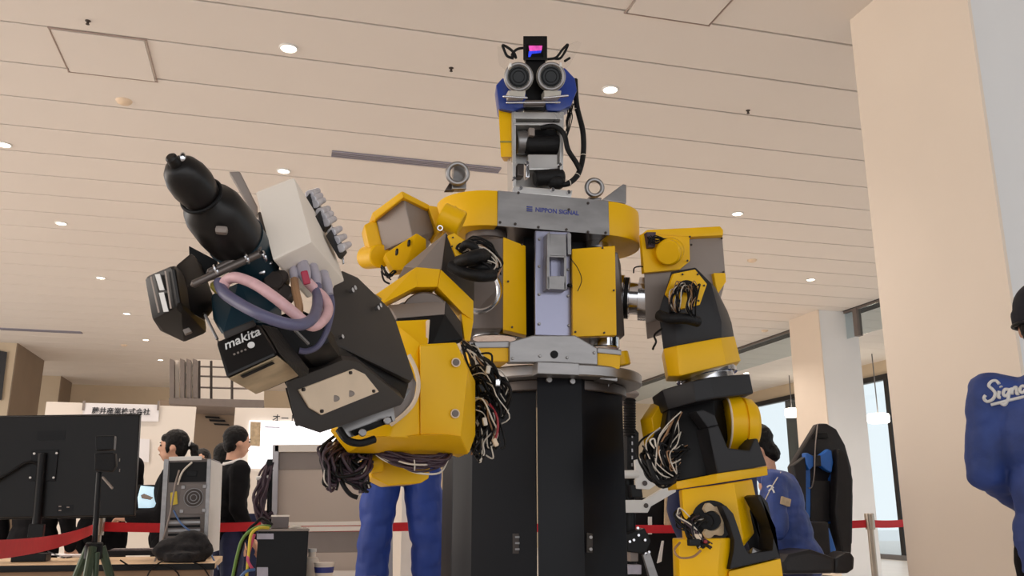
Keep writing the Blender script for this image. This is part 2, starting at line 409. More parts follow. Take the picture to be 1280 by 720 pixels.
# right aisle: a white plank ceiling a little higher, and the glazed right wall
ce2 = structure(MB().box((12.0, 12, H + 0.16), (6.2, 27, 0.1), bev=0).build('ceiling_aisle', 'slab'))
p2 = None
for k in range(45):
    if p2 is None: p2 = o = MB().box((12.0, -1.2, H + 0.08), (6.2, 0.59, 0.04), bev=0).build('ceiling_plank', 'plank', ce2)
    else:
        o = p2.copy(); COL.objects.link(o); o.location = p2.location + Vector((0, 0.6 * k, 0))
XR = 13.0
zh = qx(992, 493, XR).z
structure(MB().box((XR + 0.1, 12, (zh + 4.4) / 2), (0.2, 27, 4.4 - zh), bev=0).build('wall_right', 'wall_paint'))
structure(MB().box((11, 25.6, 2.1), (5, 0.2, 4.4), bev=0).build('wall_end', 'wall_paint'))
wf = structure(MB().box((XR, 12, zh - 0.06), (0.10, 27, 0.12), bev=0.004).build('window_1', 'frame_black'))
ys = [qx(1118, 560, XR).y, qx(1060, 560, XR).y, 8.5, 5.0, 2.0]
for yy in ys: MB().box((XR, yy, zh / 2), (0.12, 0.12, zh), bev=0.004).build('window_post', 'frame_black', wf)
MB().box((XR, 12, 0.05), (0.14, 27, 0.1), bev=0.004).build('window_sill', 'frame_grey', wf)
MB().box((XR + 0.02, 12, zh / 2), (0.012, 27, zh - 0.1), bev=0).build('glass_pane', 'pane', wf)
# what the glazing shows: a paved forecourt, a grey pier and two drum pendants under the canopy
structure(MB().box((26, 12, -0.06), (25.8, 60, 0.1), bev=0).build('ground', 'column_white'))
structure(MB().box((14.6, qx(1001, 560, 14.2).y + 0.25, 2.2), (0.8, 0.75, 4.4), bev=0.01).build('trim_1', 'frame_grey'))
for (u, v, rr, lab) in ((990, 516, 8.0, 'glowing white drum pendant lamp seen through the glazing left of the farther column'), (1098, 523, 12, 'glowing white drum pendant lamp seen through the glazing between the two columns')):
    c = qx(u, v, 12.2); s = c.length / FPX
    e = empty('pendant_lamp', c, lab, 'pendant lamp')
    MB().lathe(c - Vector((0, 0, 5 * s)), c + Vector((0, 0, 5 * s)), [(0, rr * s * 0.9), (0.15, rr * s), (0.85, rr * s), (1, rr * s * 0.9)], 24).build('lamp_shade', 'lamp_glow', e)
    MB().cyl(c + Vector((0, 0, 5 * s)), (c.x, c.y, H + 0.06), 0.012, seg=8).build('stem', 'frame_grey', e)
# wall-washing spot above the windows
c = qx(958, 470, 12.75)
l = bpy.data.lights.new('wall_washer', 'SPOT'); l.energy = 60; l.color = (1, 0.9, 0.72); l.spot_size = math.radians(70); l.shadow_soft_size = 0.05
lo = bpy.data.objects.new('wall_washer', l); COL.objects.link(lo); lo.location = (12.5, c.y, H); lo.rotation_euler = (0, math.radians(16), 0)

for k in range(7):  # unseen fill lights added to brighten the aisle
    l = bpy.data.lights.new('aisle_fill_lamp', 'SPOT'); l.energy = 150; l.color = (1.0, 0.95, 0.88); l.spot_size = math.radians(130); l.spot_blend = 0.7; l.shadow_soft_size = 0.1
    e = empty('aisle_fill_light', (11.0, 4.0 + 3.0 * k, H + 0.06), 'added fill light in the aisle ceiling beyond the glass smoke barrier, %s from the front' % ORD[k], 'ceiling light', 'added aisle fill lights')
    MB().cyl((11.0, 4.0 + 3.0 * k, H + 0.052), (11.0, 4.0 + 3.0 * k, H + 0.062), 0.055, seg=20).build('lamp_disc', 'lamp_glow', e)  # disc of the added fill light
    lo = bpy.data.objects.new('aisle_fill_lamp', l); COL.objects.link(lo); lo.location = (0, 0, -0.05); lo.parent = e
# ---------------------------------------------------------------- the robot
def plane3(a, b, c):
    a, b, c = q(*a), q(*b), q(*c); return a, (b - a).cross(c - a).normalized()
def qp(u, v, pl, off=0.0):
    d = _ray(u, v); n = pl[1] if pl[1].dot(CAMP - pl[0]) > 0 else -pl[1]
    return CAMP + d * ((pl[0] + n * off - CAMP).dot(n) / d.dot(n))
def plate(name, L, pl, th, m, parent, bev=0.0015, off=0.0, label=None):
    n = pl[1] if pl[1].dot(CAMP - pl[0]) > 0 else -pl[1]
    return MB().prism([qp(u, v, pl, off) for u, v in L], n * th, bev).build(name, m, parent, label=label)
def fb(L, vec, Y=None):
    P = Q(L, Y); v = Vector(vec); return P + [p + v for p in P]
def hullx(name, L, vec, m, parent, bev=0.004, Y=None, label=None, extra=()):
    return MB().hull(fb(L, vec, Y) + Q(list(extra)), bev).build(name, m, parent, label=label)

R = empty('humanoid_robot', (q(690, 460, 2.55).x, 2.55, 0), 'large yellow and silver humanoid work robot with binocular eyes on a black pedestal', 'robot')
# --- pedestal cover: black faceted sheet housing
ztop = q(700, 471, 2.28).z
def vcol(L, z0, z1):
    out = []
    for u, v, Y in L:
        p = q(u, v, Y); out += [Vector((p.x, p.y, z0)), Vector((p.x, p.y, z1))]
    return out
ped = MB().hull(vcol([(672, 600, 2.275), (729, 600, 2.275), (781, 600, 2.36), (779, 600, 2.75), (672, 600, 2.85)], 0.0, ztop), 0.001).build('pedestal_cover', 'cover', R)
MB().hull(vcol([(553, 600, 2.66), (566, 600, 2.52), (590, 600, 2.45), (640, 600, 2.42), (671, 600, 2.34), (660, 600, 2.8), (580, 600, 2.85)], 0.0, ztop - 0.005), 0.006).build('pedestal_cover', 'cover', R)
p0 = q(730, 600, 2.276)
MB().box((p0.x, p0.y + 0.004, ztop / 2), (0.003, 0.006, ztop - 0.01), bev=0).build('seam_strip', 'black', ped)
for (u, v) in ((687, 468), (716, 470)): pass
bolts(ped, [(686, 475, 2.272), (715, 477, 2.272), (757, 482, 2.315)], 0.008, 0.008)
def sticker(L, Y, parent, lines=2):
    o = prism('label_sticker', L, Y, 0.003, 'dark_metal', parent, 0)
    u0 = min(p[0] for p in L); u1 = max(p[0] for p in L); v0 = min(p[1] for p in L); v1 = max(p[1] for p in L)
    for k in range(lines):
        vv = v0 + (v1 - v0) * (k + 0.6) / (lines + 0.3)
        prism('print_line', [(u0 + 3, vv - 1.4), (u1 - 3, vv - 1.4), (u1 - 3, vv + 1.0), (u0 + 3, vv + 1.0)], Y - 0.001, 0.002, 'steel', parent, 0)
sticker([(638, 474), (655, 475), (655, 486), (638, 486)], 2.37, ped, 1)
sticker([(641, 667), (656, 667), (656, 692), (641, 692)], 2.37, ped, 3)
hg = prism('hinge', [(734, 666), (741, 667), (741, 691), (734, 691)], 2.27, 0.014, 'black_plate', R, 0.001)
bolts(hg, [(738, 671.5, 2.268), (738, 686.5, 2.268)], 0.005, 0.005)
# --- base disc and belt
c0 = q(690, 470, 2.50); zt = q(690, 452, 2.2).z; zb = q(690, 467, 2.2).z
disc = MB().cyl((c0.x, 2.47, zb), (c0.x, 2.47, zt), 0.255, seg=64, ch=0.004).build('base_disc', 'steel', R)
MB().cyl((c0.x, 2.50, zb - 0.03), (c0.x, 2.50, zb), 0.22, seg=48, ch=0.003).build('disc_plinth', 'dark_metal', disc)
prism('disc_bracket', [(672, 452), (724, 454), (724, 469), (672, 467)], 2.195, 0.05, 'steel', R, 0.002)
prism('disc_bracket', [(749, 459), (772, 462), (772, 477), (750, 474)], 2.24, 0.06, 'steel', R, 0.003)
bp = prism('belt_plate', [(637, 427), (666, 419), (719, 419), (747, 435), (747, 456), (690, 453), (637, 453)], 2.22, 0.03, 'steel', R, 0.003)
MB().cyl(q(693, 443, 2.215), q(693, 443, 2.225), 0.0105, seg=20).build('bolt_hole', 'black', bp)
bolts(bp, [(675, 445, 2.219), (709, 447, 2.219), (641, 448, 2.219), (743, 441, 2.219)], 0.004, 0.003)
prism('belt_cover', [(588, 434), (637, 434), (637, 452), (590, 452)], 2.235, 0.16, 'yellow', R)
prism('belt_rim', [(587, 427), (637, 426), (637, 434.5), (588, 435)], 2.23, 0.17, 'steel', R)
prism('belt_cover', [(747, 440), (776, 444), (775, 461), (747, 461)], 2.235, 0.16, 'yellow', R)
prism('belt_rim', [(747, 434), (777, 437), (777, 444), (747, 441)], 2.23, 0.16, 'steel', R)
cyl('belt_roller', (772, 441, 2.32), (776, 458, 2.32), 0.03, 'yellow', R)
# --- torso column
tc = prism('torso_column', [(669, 288), (713, 290), (715, 421), (669, 419)], 2.29, 0.012, 'lilac_plate', R)
bolts(tc, [(674, 299, 2.289), (674, 333, 2.289), (674, 368, 2.289), (674, 405, 2.289), (710, 337, 2.289), (710, 370, 2.289), (711, 407, 2.289)], 0.004, 0.004)
fr = MB()
for L in ([(684, 319), (708, 320), (708, 322), (684, 321)], [(684, 345), (708, 345), (708, 362), (684, 361)], [(683.5, 319), (687, 319), (687, 362), (683.5, 361)], [(705, 319), (708.5, 320), (708.5, 362), (705, 362)]):
    fr.prism(Q(L, 2.255), (0, 0.035, 0), 0.001)
sb = fr.build('sensor_bracket', 'steel', R)
prism('bracket_top', [(687, 292), (708, 293), (708, 320), (687, 319)], 2.262, 0.03, 'steel', sb, 0.002)
prism('bracket_flange', [(684, 292), (687.5, 289), (687.5, 320), (684, 320)], 2.255, 0.04, 'steel', sb, 0.001)
prism('bracket_flange', [(709, 291), (714, 292), (714, 318), (710, 318)], 2.27, 0.03, 'steel', sb, 0.001)
MB().box(q(697, 342, 2.287), (0.04, 0.004, 0.10), bev=0).build('window_back', 'lilac_plate', sb)
cyl('latch_bolt', (709, 357, 2.27), (715, 357, 2.27), 0.006, 'black', R, seg=12)
tube('sensor_wire', [(712, 322, 2.26), (722, 335, 2.24), (727, 350, 2.235), (722, 364, 2.24)], 0.0012, 'rubber', R, 6)
prism('torso_back', [(655, 284), (735, 290), (735, 425), (655, 421)], 2.40, 0.10, 'black', R)
# shoulder drums either side of the column
sd = hullx('shoulder_drum', [(590, 300, 2.29), (629, 297, 2.25), (629, 411, 2.25), (590, 411, 2.29)], (0.02, 0.2, 0), 'steel_dark', R)
cyl('drum_cap', (608, 303, 2.40), (608, 285, 2.40), 0.062, 'steel_dark', sd)
cyl('drum_foot', (618, 424, 2.38), (618, 410, 2.38), 0.064, 'chrome', sd)
MB().torus(q(620, 414, 2.38), (0, 0, 1), 0.062, 0.012, 36).build('foot_seal', 'black', sd)
MB().torus(q(600, 365, 2.28), (0.4, 1, 0.1), 0.055, 0.010, 40).build('side_flange', 'chrome', sd)
MB().cyl(q(600, 365, 2.285), q(600, 365, 2.27), 0.05, seg=36, ch=0.002).build('side_disc', 'steel_dark', sd)
yp = hullx('drum_cover', [(629, 296, 2.235), (657, 307, 2.30), (658, 419, 2.30), (629, 412, 2.235)], (0.012, 0.05, 0), 'yellow', R, 0.003)
bolts(yp, [(635, 352, 2.24), (640, 409, 2.25), (652, 306, 2.29)], 0.003, 0.004, 'dark_metal')
sd2 = hullx('shoulder_drum', [(717, 312, 2.30), (772, 315, 2.28), (776, 330, 2.32), (781, 420, 2.32), (716, 420, 2.30)], (0.03, 0.18, 0), 'steel_dark', R)
cyl('drum_cap', (744, 314, 2.40), (744, 297, 2.40), 0.04, 'chrome', sd2)
cyl('drum_foot', (755, 436, 2.36), (755, 420, 2.36), 0.045, 'chrome', sd2)
yp = hullx('drum_cover', [(715, 311, 2.27), (769, 307, 2.24), (771, 419, 2.24), (716, 421, 2.27)], (0.005, 0.03, 0), 'yellow', R, 0.003)
bolts(yp, [(753, 310, 2.243), (767, 363, 2.235), (755, 416, 2.24), (719, 415, 2.26)], 0.003, 0.004, 'dark_metal')
# --- chest band: stadium-shaped plate, steel front and yellow rounded ends
ztc = (q(640, 238, 2.3).z + q(750, 252, 2.3).z) / 2; zbc = (q(640, 283, 2.3).z + q(750, 293.5, 2.3).z) / 2
xl = q(622, 260, 2.3).x; xr = q(761, 272, 2.3).x
mid = MB().box(((xl + xr) / 2, 2.302, (ztc + zbc) / 2), (xr - xl, 0.006, zbc - ztc), bev=0.001).build('chest_plate', 'steel', R)
MB().box(((xl + xr) / 2, 2.45, (ztc + zbc) / 2), (xr - xl, 0.288, ztc - zbc - 0.008), bev=0).build('chest_core', 'dark_metal', R)
def endcap(x0, sgn):
    pts = [Vector((x0, 2.3, zbc))]
    for i in range(17):
        a = -math.pi / 2 + math.pi * i / 16
        pts.append(Vector((x0 + sgn * 0.148 * math.cos(a), 2.45 + 0.15 * math.sin(a), zbc)))
    b = MB().prism(pts[1:], (0, 0, ztc - zbc), 0.003); return b.build('chest_cap', 'yellow', R, ang=25)
endcap(xl, -1); endcap(xr, 1)
bolts(mid, [(625, 278, 2.298), (644, 280, 2.298), (673, 284, 2.298), (708, 287, 2.298), (735, 290, 2.298), (757, 291, 2.298), (648, 241, 2.298), (735, 254, 2.298), (711, 262, 2.298)], 0.004, 0.003, 'dark_metal')
bx = q(662, 261, 2.297)
lg = MB()
for i in range(3):
    lg.box(bx + Vector((0, 0, (i - 1) * 0.006)), (0.017, 0.0014, 0.003), bev=0)
lg.build('maker_logo', 'navy_ink', mid)
text_mesh('NIPPON SIGNAL', 0.0182, 'navy_ink', mid, q(696.5, 264.5, 2.2985), (1, 0, 0), (0, 0, 1), offset=0.0004)
# lifting eyes on the shoulders
def lift_eye(u, v, r, Y, L, dy):
    b = MB().torus(q(u, v, Y), (0.15, 1, 0.2), r * Y / FPX, 0.0072, 36, 10).build('lifting_eye', 'steel', R)
    prism('eye_bracket', L, Y + 0.02, dy, 'steel', b, 0.002)
    return b
lift_eye(572, 217, 13.5, 2.40, [(565, 236), (568, 205), (579, 204), (583, 206), (583, 236)], 0.03)
prism('bracket_gusset', [(556, 238), (566, 222), (568, 238)], 2.43, 0.02, 'dark_metal', R)
lift_eye(743, 234.6, 11.2, 2.42, [(736, 246), (752, 247), (752, 250), (736, 250)], 0.03)
hullx('bracket_gusset', [(752, 250, 2.43), (779, 230, 2.43), (783, 231, 2.43), (783, 254, 2.43)], (0.0, 0.05, 0), 'steel', R, 0.002)
# --- neck
NY = 2.40
nf = prism('neck_frame', [(640, 139), (645, 139), (645, 238), (641, 238)], NY - 0.03, 0.06, 'bright_steel', R, 0.001)
prism('frame_side', [(700, 140), (705, 140), (704, 212), (700, 212)], NY - 0.03, 0.06, 'bright_steel', nf, 0.001)
for (va, vb) in ((140, 148), (153, 156)):
    prism('frame_shelf', [(643, va), (703, va + 0.5), (703, vb + 0.5), (643, vb)], NY - 0.035, 0.06, 'bright_steel', nf, 0.001)
prism('frame_back', [(644, 148), (702, 148), (700, 240), (644, 240)], NY + 0.04, 0.02, 'bright_steel', nf, 0.001)
prism('neck_gap', [(655, 156), (700, 156), (700, 170), (655, 170)], NY + 0.0, 0.03, 'black', nf, 0.001)
cyl('pan_motor_flange', (644, 178, NY + 0.01), (658, 178, NY + 0.01), 0.037, 'steel', R)
pmo = cyl('pan_motor', (655, 181, NY), (701, 181, NY), 0.030, 'rubber', R, ch=0.006)
MB().box(q(664, 166, NY - 0.03), (0.018, 0.02, 0.026)).build('motor_terminal', 'grey_paint', pmo)
prism('neck_plate', [(660, 193), (697, 193), (697, 212), (660, 212)], NY - 0.02, 0.02, 'bright_steel', R)
cyl('tilt_motor', (668, 223, NY - 0.01), (704, 221, NY - 0.01), 0.026, 'rubber', R, ch=0.006)
MB().ball(q(695, 228, NY - 0.015), 0.026, (1.1, 1, 0.9)).build('motor_boot', 'rubber', R)
MB().box(q(649, 215, NY - 0.02), (0.02, 0.04, 0.04), bev=0.004).build('encoder_box', 'dark_metal', R)
MB().box(q(658, 214, NY - 0.02), (0.010, 0.03, 0.05), bev=0.002).build('spacer_post', 'chrome', R)
prism('neck_base', [(642, 232), (716, 238), (714, 247), (640, 241)], NY - 0.06, 0.14, 'bright_steel', R)
bolts(R, [(658, 205, NY - 0.04), (699, 207, NY - 0.04), (650, 236, NY - 0.06), (690, 238, NY - 0.062), (710, 241, NY - 0.062), (642, 224, NY - 0.03)], 0.006, 0.01, 'chrome', name='screw_head')
nsc = hullx('neck_side_cover', [(623, 136), (641, 139), (640, 196), (626, 196)], (0.03, 0.08, 0.02), 'yellow', R, 0.002, Y=NY - 0.02)
hullx('cover_joint', [(625, 176), (641, 176), (641, 178), (625, 178)], (0.001, 0.004, 0), 'olive', nsc, 0, Y=NY - 0.022)
hz = tube('neck_hose', [(719, 100, NY + 0.03), (721, 132, NY + 0.0), (728.5, 164, NY - 0.02), (729, 193, NY - 0.02), (723, 217, NY - 0.03), (711, 229, NY - 0.03), (700, 231, NY - 0.02)], 0.0085, 'rubber', R, 12)
for p, d in (((720.5, 137, NY), (0, 0, 1)), ((729, 194, NY - 0.02), (0, 0, 1)), ((722, 219, NY - 0.03), (0.5, 0, 0.8)), ((712, 229, NY - 0.03), (1, 0, 0.3))):
    MB().torus(q(*p), d, 0.009, 0.0013, 14, 6).build('cable_tie', 'wire_white', hz)
tube('neck_hose', [(676, 160, NY - 0.03), (693, 158, NY - 0.05), (705, 168, NY - 0.05), (710, 187, NY - 0.05), (720, 203, NY - 0.04), (725, 213, NY - 0.035)], 0.008, 'rubber', R, 12)
wirebundle('neck_wires', R, [[(712, 135, NY), (711, 150, NY - 0.02), (708, 170, NY - 0.02)], [(716, 130, NY), (708, 150, NY - 0.02), (709, 165, NY - 0.02)]], 10, 0.004, 0.0015, 'rubber', 3, wob=0.004)
# --- head
HY = 2.36
hd = hullx('head_core', [(657, 72), (682, 72), (682, 138), (656, 138)], (0.02, 0.08, 0.03), 'black', R, Y=HY)
bsh = MB()
bsh.hull(fb([(620, 106), (628, 97), (650, 100), (660, 120), (656, 134), (641, 139.5), (624, 136)], (0.02, 0.1, 0.02), HY + 0.0), 0.006)
bsh.hull(fb([(690, 90), (706, 84), (719, 98), (721.5, 113), (714, 132), (699, 139), (683, 138), (680, 118)], (0.02, 0.1, 0.02), HY + 0.0), 0.006)
bsh.build('head_shell', 'blue_shell', R, ang=28)
sbx = hullx('range_sensor', [(654, 45), (684, 45), (684, 75), (654, 75)], (0.022, 0.07, 0.035), 'black', R, 0.002, Y=HY - 0.01)
prism('sensor_window', [(658.5, 55), (679.5, 55), (679.5, 72), (658.5, 72)], HY - 0.012, 0.005, 'lens', sbx, 0.001)
prism('sensor_reflection', [(661, 57), (678, 57), (677, 63), (662, 64)], HY - 0.0135, 0.002, 'reflection_pink', sbx, 0)  # lens reflections put in as glowing pink and blue patches
prism('sensor_reflection', [(661, 64), (677, 63), (676, 66), (665, 67), (663, 71), (660.5, 71)], HY - 0.0135, 0.002, 'reflection_blue', sbx, 0)
ED = Vector((0.22, 0.92, 0.30)).normalized()
for (u, v) in ((648.3, 96), (688.8, 95.6)):
    c = q(u, v, HY - 0.055); px = 2.38 / FPX
    er = MB().lathe(c + ED * 0.09, c, [(0, 17 * px), (0.5, 18 * px), (0.8, 20.2 * px), (0.97, 20.6 * px), (1, 19.6 * px)], 40).build('eye_barrel', 'lens_ring', R)
    MB().torus(c, ED, 17.6 * px, 2.6 * px, 44, 10).build('eye_rim', 'steel', er)
    MB().lathe(c + ED * 0.02, c - ED * 0.001, [(0, 15.4 * px), (0.9, 15.4 * px), (1, 14.4 * px)], 36).build('eye_lens', 'lens', er)
    MB().torus(c - ED * 0.002, ED, 12.2 * px, 0.9 * px, 36, 6).build('lens_ring', 'plastic_black', er)
    MB().torus(c - ED * 0.002, ED, 8 * px, 0.6 * px, 30, 6).build('lens_ring', 'plastic_black', er)
    sg = -1 if u < 660 else 1
    a = q(u + sg * 11, v - 13, HY - 0.07); MB().box(a, (0.006, 0.02, 0.014), bev=0.001).build('rim_tab', 'white', er)
    prism('eye_mount', [(u - 11 + 2 * sg, 113), (u + 11 + 2 * sg, 113), (u + 10 + 2 * sg, 121), (u - 10 + 2 * sg, 121)], HY - 0.045, 0.03, 'lens_ring', er, 0.002)
cyl('eye_rod', (628, 120.5, HY - 0.055), (660, 122.5, HY - 0.055), 0.0035, 'chrome', R, seg=12)
cyl('eye_rod', (679, 122.5, HY - 0.055), (711, 119.5, HY - 0.055), 0.0035, 'chrome', R, seg=12)
cyl('eye_rod', (632, 128.5, HY - 0.05), (701, 128, HY - 0.05), 0.003, 'chrome', R, seg=12)
prism('jaw_plate', [(656, 125), (682, 125), (682, 130.5), (656, 130.5)], HY - 0.052, 0.02, 'steel_dark', R, 0.002)
for L in ([(642, 73), (634, 70), (630, 62), (628.6, 56.5), (637, 61), (643, 67), (645, 73)], [(645, 71), (640, 69), (643, 64), (648, 61), (654, 60)],
          [(684, 74), (695, 72), (703, 62), (709.7, 55.8), (706, 65), (700, 73), (692, 73)]):
    tube('antenna_loop', [(a, b, HY) for a, b in L], 0.0042, 'black', R, 6)
cyl('antenna_tip', (705, 77, HY), (713, 72, HY), 0.004, 'black', R, seg=10)
hullx('head_fin', [(696, 62, HY + 0.01), (722, 51, HY + 0.01), (727, 54, HY + 0.01), (713, 80, HY + 0.01), (702, 90, HY + 0.01)], (0, 0.004, 0), 'acrylic', R, 0)
hullx('head_fin', [(641, 62, HY + 0.01), (622, 58, HY + 0.01), (624, 80, HY + 0.01), (633, 88, HY + 0.01)], (0, 0.004, 0), 'acrylic', R, 0)

# --- arm on the viewer's right
V2 = Vector((0.10, 0.22, 0))
c1 = q(772, 372, 2.42); c2 = q(811, 374, 2.38)
sh = MB().lathe(c1, c2, [(0, 0.07), (0.2, 0.07), (0.22, 0.062), (0.38, 0.062), (0.4, 0.049), (0.66, 0.049), (0.68, 0.066), (1, 0.066)], 40).build('shoulder_shaft', 'chrome', R)
MB().lathe(c1 + (c2 - c1) * 0.23, c1 + (c2 - c1) * 0.36, [(0, 0.0635), (1, 0.0635)], 40).build('shaft_seal', 'rubber', sh)
sbo = hullx('shoulder_box', [(804, 294), (902, 285), (907, 346), (904, 362), (894, 373), (824, 400), (807, 405)], V2, 'grey_paint', R, Y=2.30)
prism('box_cover', [(802, 292), (862, 293), (863, 326), (850, 337), (805, 341)], 2.28, 0.02, 'yellow', sbo)
hullx('box_lid', [(802, 292, 2.278), (809, 287, 2.278), (900, 282.5, 2.278), (904, 287, 2.278), (904, 294, 2.278), (862, 296, 2.278)], V2 * 1.1, 'yellow', sbo)
prism('box_corner', [(892, 341), (907, 341), (908, 352), (898, 367), (895, 358)], 2.285, 0.06, 'yellow', sbo)
cap = MB().cyl(q(839, 313, 2.275), q(837, 315, 2.25), 0.0395, seg=40, ch=0.004).build('motor_cap', 'yellow', R)
MB().cyl(q(837, 315, 2.252), q(834.7, 316, 2.235), 0.0368, seg=40, ch=0.004).build('motor_cap_lid', 'yellow', cap)
prism('connector', [(808, 290), (820, 290), (819, 309), (811, 309)], 2.262, 0.02, 'wire_plum', R, 0.001)
wirebundle('connector_wires', R, [[(812, 305, 2.255), (816, 296, 2.25), (826, 297, 2.25), (833, 299, 2.255)], [(811, 295, 2.255), (817, 304, 2.25), (828, 299, 2.255)]], 9, 0.003, 0.0014, 'rubber', 5, wob=0.004)
bolts(sbo, [(862, 296, 2.27), (902, 298, 2.295), (904, 340, 2.295), (864, 306, 2.295), (859, 326, 2.272)], 0.003, 0.004, 'dark_metal')
tube('stray_cable', [(792, 341, 2.3), (793, 335, 2.28), (800, 333, 2.28), (806, 334, 2.29)], 0.0022, 'black', R, 6)
yk = hullx('arm_yoke', [(839, 339, 2.18), (869, 334, 2.17), (889, 354, 2.18), (902, 402, 2.18), (902, 423, 2.18), (846, 433, 2.18), (829, 436, 2.2), (823, 390, 2.2), (830, 368, 2.2)], (0.05, 0.1, 0), 'black_arm', R,
           extra=[(910, 390, 2.26), (915, 404, 2.26), (918, 421, 2.26), (895, 360, 2.26)])
hp = prism('port_plate', [(842, 342), (869, 336.6), (884, 355), (875, 381), (852, 386), (833, 367)], 2.158, 0.014, 'yellow', yk, 0.002)
MB().cyl(q(858, 364, 2.157), q(858, 364, 2.17), 0.031, seg=32).build('cable_port', 'black', yk)
bolts(yk, [(853, 343, 2.156), (880, 357, 2.156), (873, 376, 2.156), (872, 343, 2.156)], 0.003, 0.003, 'dark_metal')
wp = [[(852, 363, 2.155), (848, 357, 2.13), (840, 364, 2.11), (838, 380, 2.11), (841, 392, 2.13)], [(858, 362, 2.155), (851, 356, 2.12), (846, 365, 2.10), (844, 380, 2.10), (847, 392, 2.12)],
      [(862, 366, 2.155), (863, 358, 2.12), (866, 370, 2.10), (862, 385, 2.10), (868, 400, 2.12)]]
wirebundle('loose_wires', R, wp, 9, 0.006, 0.0014, 'wire_white', 11, wob=0.006)
wirebundle('loose_wires', R, wp, 7, 0.006, 0.0014, 'wire_tan', 12, wob=0.006)
wirebundle('loose_wires', R, wp, 18, 0.007, 0.0022, 'rubber', 13, wob=0.006)
tube('conduit', [(824, 394, 2.15), (836, 398, 2.12), (855, 398, 2.11), (872, 402, 2.13)], 0.015, 'rubber', R, 12)
tube('stray_cable', [(827, 411, 2.17), (818, 419, 2.15), (820, 427, 2.14), (817, 434, 2.15), (816, 437, 2.15)], 0.003, 'black', R, 6)
hullx('arm_cuff', [(829, 436, 2.2), (846, 432, 2.15), (901, 422, 2.15), (918, 420, 2.22), (926, 451, 2.22), (908, 455.5, 2.15), (850, 470, 2.15), (835, 470, 2.2)], (0.04, 0.1, 0), 'yellow', R)
cuff_c = q(880, 462, 2.30)
b = MB().lathe(q(877, 446, 2.28), q(886, 482, 2.27), [(0, 0.082), (0.55, 0.084), (0.57, 0.088), (0.72, 0.088), (0.74, 0.078), (1, 0.078)], 44)
b.build('elbow_bearing', 'chrome', R)
hullx('elbow_block', [(827.5, 487, 2.18), (867, 475.5, 2.10), (887.5, 470.6, 2.10), (937, 467, 2.16), (942, 492, 2.16), (894, 498, 2.10), (870, 502.5, 2.10), (835, 512, 2.18)], (0.04, 0.16, 0), 'black_arm', R, 0.005)
prism('elbow_cover', [(814, 522), (828, 501), (840, 505), (836, 530), (824, 556), (820, 558)], 2.28, 0.08, 'yellow', R)
fo = hullx('forearm_core', [(836, 508, 2.2), (892, 497, 2.16), (903, 500, 2.18), (911, 545, 2.18), (900, 592, 2.14), (847, 602, 2.16), (830, 575, 2.2), (828, 545, 2.22)], (0.03, 0.12, 0), 'black', R)
prism('forearm_lug', [(870, 514), (879, 512), (894, 519), (898, 531), (885, 535)], 2.10, 0.05, 'black_arm', fo, 0.003)
prism('forearm_rib', [(885, 535), (898, 531), (910, 560), (937, 563), (943, 548), (947, 548), (959, 582), (897, 593)], 2.09, 0.07, 'black_arm', fo, 0.004)
prism('forearm_rib', [(935, 515), (943, 530), (948, 550), (942, 566), (934, 560)], 2.14, 0.05, 'black_arm', fo, 0.003)
a = q(905, 530, 2.205); bb = q(946, 531, 2.185)
dr = MB().lathe(a, bb, [(0, 0.074), (0.03, 0.077), (0.46, 0.077), (0.47, 0.070), (0.52, 0.070), (0.54, 0.075), (0.8, 0.070), (0.95, 0.056), (1, 0.04)], 48).build('elbow_drum', 'yellow', R, ang=40)
MB().torus(a + (bb - a) * 0.02, bb - a, 0.076, 0.003, 44, 8).build('drum_rim', 'cream', dr)
hullx('wrist_flange', [(845, 602, 2.14), (896, 592, 2.06), (959, 582.5, 2.12), (960, 594, 2.12), (897, 604, 2.06), (846, 612, 2.14)], (0.03, 0.12, 0), 'yellow', R, 0.003)
WL = plane3((852, 612, 2.12), (917.5, 603, 2.06), (858, 690, 2.115))
wl = [qp(u, v, WL) for u, v in ((852, 612), (917.5, 603), (929, 672), (924, 690), (858, 690))]
n_w = (wl[2] - wl[1]).cross(q(940, 599, 2.14) - wl[1]).normalized(); WR = (wl[1], n_w)
wr_ = [qp(u, v, WR) for u, v in ((940, 599), (951, 648), (945, 664), (932, 674))]
wb = MB().hull(wl + wr_ + [p + Vector((0.03, 0.08, 0)) for p in wl + wr_], 0.004).build('wrist_box', 'yellow', R)
hullx('fork_filler', [(926, 652), (947, 624), (966, 660), (962, 688), (938, 690)], (0.02, 0.03, 0), 'black', R, 0.002, Y=2.10)
MB().cyl(q(890, 651, 2.06), q(890, 651, 2.085), 0.050, seg=36).build('wrist_port', 'black', wb)
ring = []
for k in range(29):
    an = math.radians(-125 + 250 * k / 28); rr = 20.5 + 2.6 * math.cos(an * 7); ring.append((890 + rr * 0.95 * math.cos(an), 651 + rr * math.sin(an)))
for k in range(28, -1, -1):
    an = math.radians(-125 + 250 * k / 28); ring.append((890 + 12.5 * 0.95 * math.cos(an), 651 + 12.5 * math.sin(an)))
prism('port_flange', ring, 2.047, 0.012, 'dirty_cream', wb, 0.001)
MB().cyl(q(882, 652, 2.03), q(884, 651, 2.07), 0.017, seg=20).build('port_plug', 'rubber', wb)
prism('wrist_fork', [(902, 632), (908, 632), (917, 642), (924, 662), (930, 682), (936, 692), (966, 688), (968, 660), (947, 621), (951, 618), (960, 628), (976, 697), (912, 712), (917, 690), (918, 675), (910, 650)], 2.02, 0.07, 'black_arm', R, 0.003)
hull('foil_scrap', [(936, 688, 2.04), (941, 684, 2.03), (954, 689, 2.05), (950, 694, 2.03), (939, 695, 2.02), (945, 686, 2.06)], 'steel', R, 0.002)
